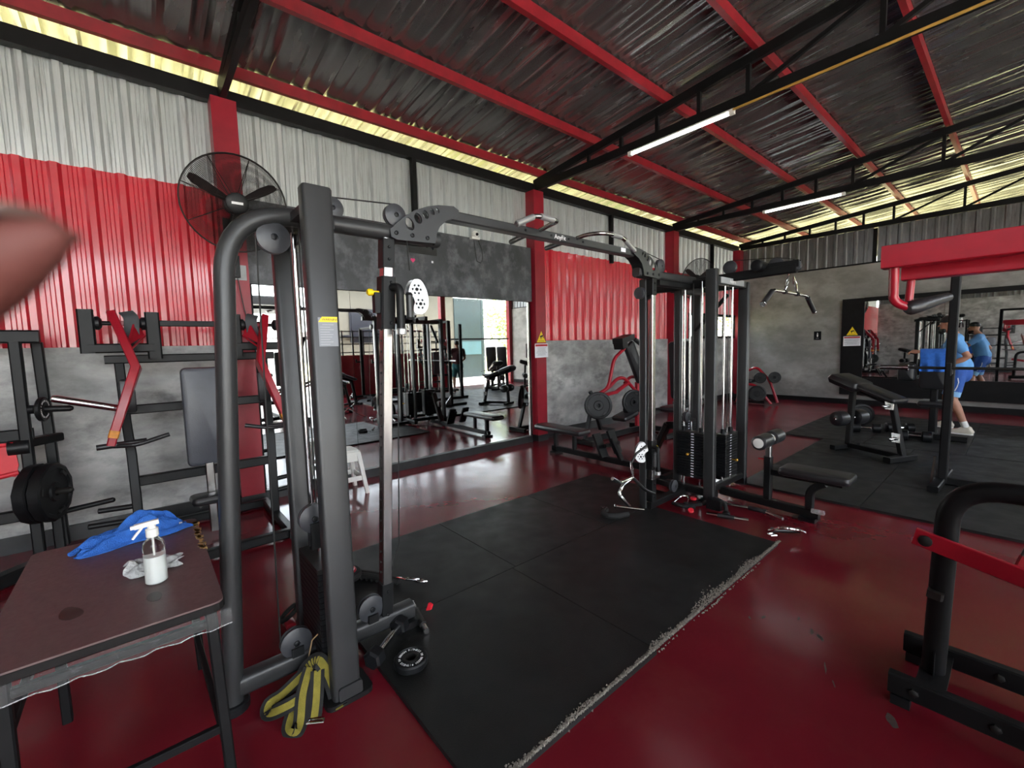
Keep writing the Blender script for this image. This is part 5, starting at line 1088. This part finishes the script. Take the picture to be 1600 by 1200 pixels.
def fuse(name, mb, m, parent, vox=.012, sm=6, off=None):
    """overlapping solids grown into one continuous skin"""
    o = build(name, mb, m, parent)
    rm = o.modifiers.new('remesh', 'REMESH'); rm.mode = 'VOXEL'; rm.voxel_size = vox; rm.use_smooth_shade = True
    s = o.modifiers.new('smooth', 'SMOOTH'); s.factor = .5; s.iterations = sm
    dg = bpy.context.evaluated_depsgraph_get(); me = bpy.data.meshes.new_from_object(o.evaluated_get(dg)); o.modifiers.clear()
    me.polygons.foreach_set('use_smooth', [True]*len(me.polygons)); old = o.data; o.data = me; bpy.data.meshes.remove(old)
    if not me.materials: me.materials.append(m)
    return o
def hand(mb, w, dirv, r=.009, grip=None):
    w = V(w); d = V(dirv).normalized(); s = d.cross(V((0, 0, 1))).normalized(); u = s.cross(d)
    chain(mb, [(*(w), .024), (*(w+d*.05), .034), (*(w+d*.085), .032)])
    for k in range(4):
        o = s*(.027-.018*k); L = (.062, .072, .068, .054)[k]; b = w+d*.095+o
        chain(mb, [(*b, r), (*(b+d*L*.5-u*.010), r), (*(b+d*L*.75-u*.035), r*.9), (*(b+d*L*.6-u*.055), r*.8)], 8)
    chain(mb, [(*(w+d*.03+s*.03), r*1.2), (*(w+d*.06+s*.052-u*.01), r*1.1), (*(w+d*.095+s*.05-u*.025), r*.9)], 8)
def person(lb, loc, pose, cols, grp=None):
    T = thing('person', lb, 'person', loc); P = {k: V(v)+V(loc) for k, v in pose.items() if k != 'face'}
    f = (pose['face'][0], pose['face'][1]); F_ = V((f[0], f[1], 0)).normalized(); Sd = V((-F_.y, F_.x, 0))   # Sd = figure's left
    hd_ = P['head']; nk = P['neck']; pv = P['pelvis']; shL, shR = P['shL'], P['shR']; ch_ = (shL+shR)/2+V((0, 0, -.12))
    b = MB()
    blob(b, hd_+V((0, 0, .01)), (.077, .092, .112), Matrix((Sd, F_, V((0, 0, 1)))).transposed()); blob(b, hd_+F_*.022-V((0, 0, .055)), (.058, .066, .062), Matrix((Sd, F_, V((0, 0, 1)))).transposed())
    chain(b, [(*(hd_+F_*.085+V((0, 0, .0))), .010), (*(hd_+F_*.108-V((0, 0, .028))), .015)], 8)
    for s in (-1, 1): blob(b, hd_+Sd*s*.078-F_*.008-V((0, 0, .005)), (.012, .02, .03), Matrix((Sd, F_, V((0, 0, 1)))).transposed(), 8, 6)
    chain(b, [(*(hd_-V((0, 0, .07))-F_*.02), .056), (*nk, .06)])
    chain(b, [(*nk, .07), (*ch_, .13), (*(ch_.lerp(pv, .55)), .125), (*pv, .13)]); chain(b, [(*shL, .062), (*((shL+shR)/2), .09), (*shR, .062)])
    chain(b, [(*(ch_+Sd*.07), .10), (*(pv+Sd*.06), .105)]); chain(b, [(*(ch_-Sd*.07), .10), (*(pv-Sd*.06), .105)])
    for q in 'LR':
        chain(b, [(*P['sh'+q], .056), (*P['el'+q], .043), (*(P['el'+q].lerp(P['wr'+q], .3)), .042), (*P['wr'+q], .027)]); hand(b, P['wr'+q], P['wr'+q]-P['el'+q])
        chain(b, [(*(pv+Sd*(.085 if q == 'L' else -.085)-V((0, 0, .03))), .095), (*P['kn'+q], .058), (*(P['kn'+q].lerp(P['an'+q], .3)), .060), (*P['an'+q], .036)]); tv = V((*pose.get('toe'+q, (F_.x, F_.y)), 0)).normalized() if 0 else F_
        chain(b, [(*(P['an'+q]-V((0, 0, .03))), .034), (*(P['an'+q]+F_*.12-V((0, 0, .05))), .03)])
    body = fuse('body', b, cols['skin'], T, .011, 5)
    for s in (-1, 1):
        e = build('eye', blob(MB(), hd_+Sd*s*.031+F_*.082+V((0, 0, .012)), (.011, .008, .009), Matrix((Sd, F_, V((0, 0, 1)))).transposed(), 10, 6), WHITEP, body)
        build('pupil', blob(MB(), hd_+Sd*s*.031+F_*.0885+V((0, 0, .012)), (.005, .003, .005), Matrix((Sd, F_, V((0, 0, 1)))).transposed(), 8, 6), INK, e)
    build('mouth', MB().beam(hd_+F_*.09-V((0, 0, .066))-Sd*.022, hd_+F_*.09-V((0, 0, .066))+Sd*.022, .006, .008), REDINK, body)
    t = MB(); chain(t, [(*(nk-V((0, 0, .03))), .075), (*ch_, .142), (*(ch_.lerp(pv, .55)), .138), (*(pv+V((0, 0, .06))), .15)]); chain(t, [(*shL, .072), (*((shL+shR)/2), .1), (*shR, .072)])
    chain(t, [(*(ch_+Sd*.075), .108), (*(pv+Sd*.06+V((0, 0, .05))), .115)]); chain(t, [(*(ch_-Sd*.075), .108), (*(pv-Sd*.06+V((0, 0, .05))), .115)])
    for q in 'LR': chain(t, [(*P['sh'+q], .07), (*(P['sh'+q].lerp(P['el'+q], .62)), .06)])
    fuse('t_shirt', t, cols['top'], T, .012, 5)
    t = MB(); chain(t, [(*(pv+V((0, 0, .04))), .142), (*(pv-V((0, 0, .06))), .145)])
    for q in 'LR':
        h0 = pv+Sd*(.085 if q == 'L' else -.085); chain(t, [(*h0, .105), (*(h0.lerp(P['kn'+q], .72)), .088)])
    sh_ = fuse('shorts', t, cols['shorts'], T, .012, 4)
    for q in 'LR':
        h0 = pv+Sd*(.085 if q == 'L' else -.085); a_, c_ = h0.lerp(P['kn'+q], .74), h0.lerp(P['kn'+q], .93)
        build('hem', MB().rev(a_, c_-a_, [(0, .05), (0, .084), ((c_-a_).length, .076), ((c_-a_).length, .04)], 20), cols['hem'], sh_)
        sgn = 1 if q == 'L' else -1; pp = [h0.lerp(P['kn'+q], k)+Sd*sgn*.094*(1-.1*k)-F_*(.05-.12*abs(k-.45)) for k in (.25, .4, .55, .7)]
        build('side_stripe', MB().tube(pp, .006, 6), WHITEINK, sh_)
        so_ = P['kn'+q].lerp(P['an'+q], .80); build('sock', MB().rev(so_, P['an'+q]-so_, [(0, .03), (0, .043), (.09, .043), (.1, .03)], 16), WHITEP, T)
        k = MB(); an = P['an'+q]; z0 = loc[2]
        chain(k, [(an.x-F_.x*.05, an.y-F_.y*.05, z0+.048, .045), (an.x+F_.x*.06, an.y+F_.y*.06, z0+.05, .046), (an.x+F_.x*.16, an.y+F_.y*.16, z0+.036, .034)]); chain(k, [(an.x-F_.x*.03, an.y-F_.y*.03, z0+.09, .042), (an.x+F_.x*.04, an.y+F_.y*.04, z0+.07, .043)])
        s_ = fuse('shoe', k, cols['shoe'], T, .008, 3)
        build('sole', MB().prism([(an.x+F_.x*(.05+a)+Sd.x*c, an.y+F_.y*(.05+a)+Sd.y*c, z0+.011) for a, c in rr2(.27, .088, .035, 3)], (0, 0, 1), .02), WHITEP, s_)
    if 'cap' in cols:
        c_ = MB(); blob(c_, hd_+V((0, 0, .055))-F_*.004, (.086, .1, .078), Matrix((Sd, F_, V((0, 0, 1)))).transposed()); cp = fuse('cap', c_, cols['cap'], T, .008, 3)
        build('cap_peak', MB().prism([hd_+V((0, 0, .05))+F_*(.06+a)+Sd*b_ for a, b_ in ((0, -.07), (.06, -.06), (.085, 0), (.06, .06), (0, .07))], (0, 0, 1), .008), cols['cap'], cp, False)
    else: fuse('hair', blob(MB(), hd_+V((0, 0, .035))-F_*.022, (.084, .088, .092), Matrix((Sd, F_, V((0, 0, 1)))).transposed()), INK, T, .008, 3)
    if 'beard' in cols: fuse('beard', chain(chain(MB(), [(*(hd_+F_*.035-V((0, 0, .095))-Sd*.045), .030), (*(hd_+F_*.078-V((0, 0, .10))), .034), (*(hd_+F_*.035-V((0, 0, .095))+Sd*.045), .030)]), [(*(hd_+F_*.075-V((0, 0, .1))), .035), (*(hd_+F_*.07-V((0, 0, .13))), .028)]), INK, T, .007, 2)
    return T
TEE = mat('sky_blue_jersey', (.14, .36, .70), .8, var=.08, scale=9, bump=.1, bscale=200); SHO = mat('royal_blue_shorts', (.03, .10, .38), .75, var=.1, scale=9); LBL = mat('pale_blue_hem', (.25, .48, .75), .8, var=.05)
SHOE = mat('off_white_shoe', (.62, .58, .48), .6, var=.08)
person('man in sky-blue T-shirt, blue shorts and black cap standing near the end wall', (-.62, 9.5, .022),
       dict(face=(-1, .12), head=(-.16, .02, 1.655), neck=(-.09, .02, 1.49), pelvis=(.0, 0, .95), shL=(-.06, -.19, 1.42), shR=(-.08, .20, 1.42), elL=(.10, -.27, 1.15), wrL=(-.11, -.27, 1.05), elR=(-.26, .27, 1.22), wrR=(-.48, .18, 1.23), knL=(-.05, -.14, .52), anL=(.11, -.20, .105), knR=(-.14, .20, .52), anR=(-.14, .34, .105)),
       dict(skin=SKIN, top=TEE, shorts=SHO, hem=LBL, shoe=SHOE, cap=INK, beard=1))
person('person in dark maroon T-shirt and teal shorts on the open side, seen in the mirror', (2.3, 8.1, .022),
       dict(face=(.9, .4), head=(.05, .02, 1.62), neck=(.0, 0, 1.47), pelvis=(0, 0, .93), shL=(-.06, .19, 1.4), shR=(.07, -.19, 1.4), elL=(-.04, .27, 1.13), wrL=(.14, .24, 1.02), elR=(.14, -.27, 1.13), wrR=(.26, -.18, 1.0), knL=(.03, .11, .5), anL=(.0, .12, .105), knR=(.08, -.1, .5), anR=(.06, -.12, .105)),
       dict(skin=SKIND, top=mat('maroon_jersey', (.06, .012, .016), .8, var=.1), shorts=mat('teal_shorts', (.02, .12, .13), .8, var=.1), hem=mat('teal_hem', (.02, .1, .11), .8), shoe=INK))

# photographer's hand: the finger that strayed in front of the lens
def cw(r_, u_, d_): return CAM+r2*r_+u2*u_+fw*d_
hm = MB()
chain(hm, [(*cw(-.0512, .0176, .050), .0022), (*cw(-.0556, .0158, .0500), .0042), (*cw(-.0625, .0128, .0495), .0064), (*cw(-.075, .0065, .047), .0082), (*cw(-.092, -.004, .040), .0092), (*cw(-.108, -.018, .026), .0098)], 16)
chain(hm, [(*cw(-.105, -.016, .028), .012), (*cw(-.118, -.045, .012), .020), (*cw(-.118, -.085, .0), .026), (*cw(-.112, -.125, -.01), .028)], 14)
for k, (dx, dy, dz) in enumerate(((0, -.022, .004), (.004, -.044, .002), (.008, -.064, -.002))):
    a_ = cw(-.114+dx, -.03+dy, .018+dz); chain(hm, [(*a_, .0095), (*cw(-.105+dx, -.034+dy, .05+dz), .009), (*cw(-.085+dx, -.038+dy, .052+dz-.03), .008), (*cw(-.09+dx, -.04+dy, .0+dz), .007)], 10)
chain(hm, [(*cw(-.112, -.09, -.01), .014), (*cw(-.085, -.08, -.04), .012), (*cw(-.065, -.055, -.055), .010), (*cw(-.05, -.035, -.055), .008)], 10)
chain(hm, [(*cw(-.112, -.12, -.01), .027), (*cw(-.13, -.19, -.04), .027), (*cw(-.16, -.3, -.09), .036), (*cw(-.18, -.38, -.13), .040)], 14)
HD = thing('person', "hand of the person taking the picture, its fingertip blurred at the left edge", 'person', cw(-.112, -.12, -.01))
fuse('hand', hm, mat('shaded_skin', (.115, .038, .031), .6, var=.06, scale=60, spec=.3), HD, .0022, 5)  # skin colour darkened to carry the shade on the lens side
build('fingernail', MB().prism([cw(-.0572+a*.9, .0188+a*.1+b*.15, .0485+b) for a, b in rr2(.008, .008, .003, 3)], r2*-.3+u2*1-fw*.2, .0012), mat('nail', (.12, .075, .062), .4, var=.05), HD)

# ================================================================= more machines on the open side, mostly seen in the mirrors
for k, (x, y, r_, lb) in enumerate(((1.9, 4.2, 1.2, 'decline bench on the open side opposite the mirror, nearest the yard'), (2.0, 9.4, .4, 'decline bench beside the open bay near the trees'), (1.6, 10.9, 2.2, 'decline bench in front of the end wall mirror on the right'))):
    dup(db, (x, y, .0 if k == 0 else .022), r_, lb)
dup(PR, (2.6, 5.5, .022), .0, 'tall black rack beside the low red wall')
dup(PDm, (3.3, 3.0, .0), 1.7, 'dark seated machine with tall pads beside the open yard')
dup(SP1, (3.55, 8.0, .0), PI, 'seated press with red arms beside the low red wall')
dup(RL, (2.3, .9, .0), 2.6, 'red-framed lever machine on the open side behind the camera')
dup(PDm, (3.4, 10.9, .0), -.6, 'dark seated machine with tall pads in the open bay near the end wall')
dup(PR, (-2.6, -3.6, .0), 0, 'tall black rack against the concrete wall behind the camera')

dup(SP1, (-.9, -1.75, .0), 1.2, 'seated press with red arms behind the camera')
dup(PDm, (1.6, -2.2, .0), 2.6, 'dark seated machine with tall pads behind the camera')
dup(RL, (3.2, -2.4, .0), .4, 'red-framed lever machine behind the camera beside the yard')
dup(db, (-3.2, -1.9, .0), .3, 'decline bench behind the camera near the left wall')
dup(PR, (.4, -3.9, .0), .0, 'tall black rack in the middle of the wall behind the camera')

dup(db, (.9, 3.6, .0), 2.0, 'decline bench on the open side, between the press machine and the yard')
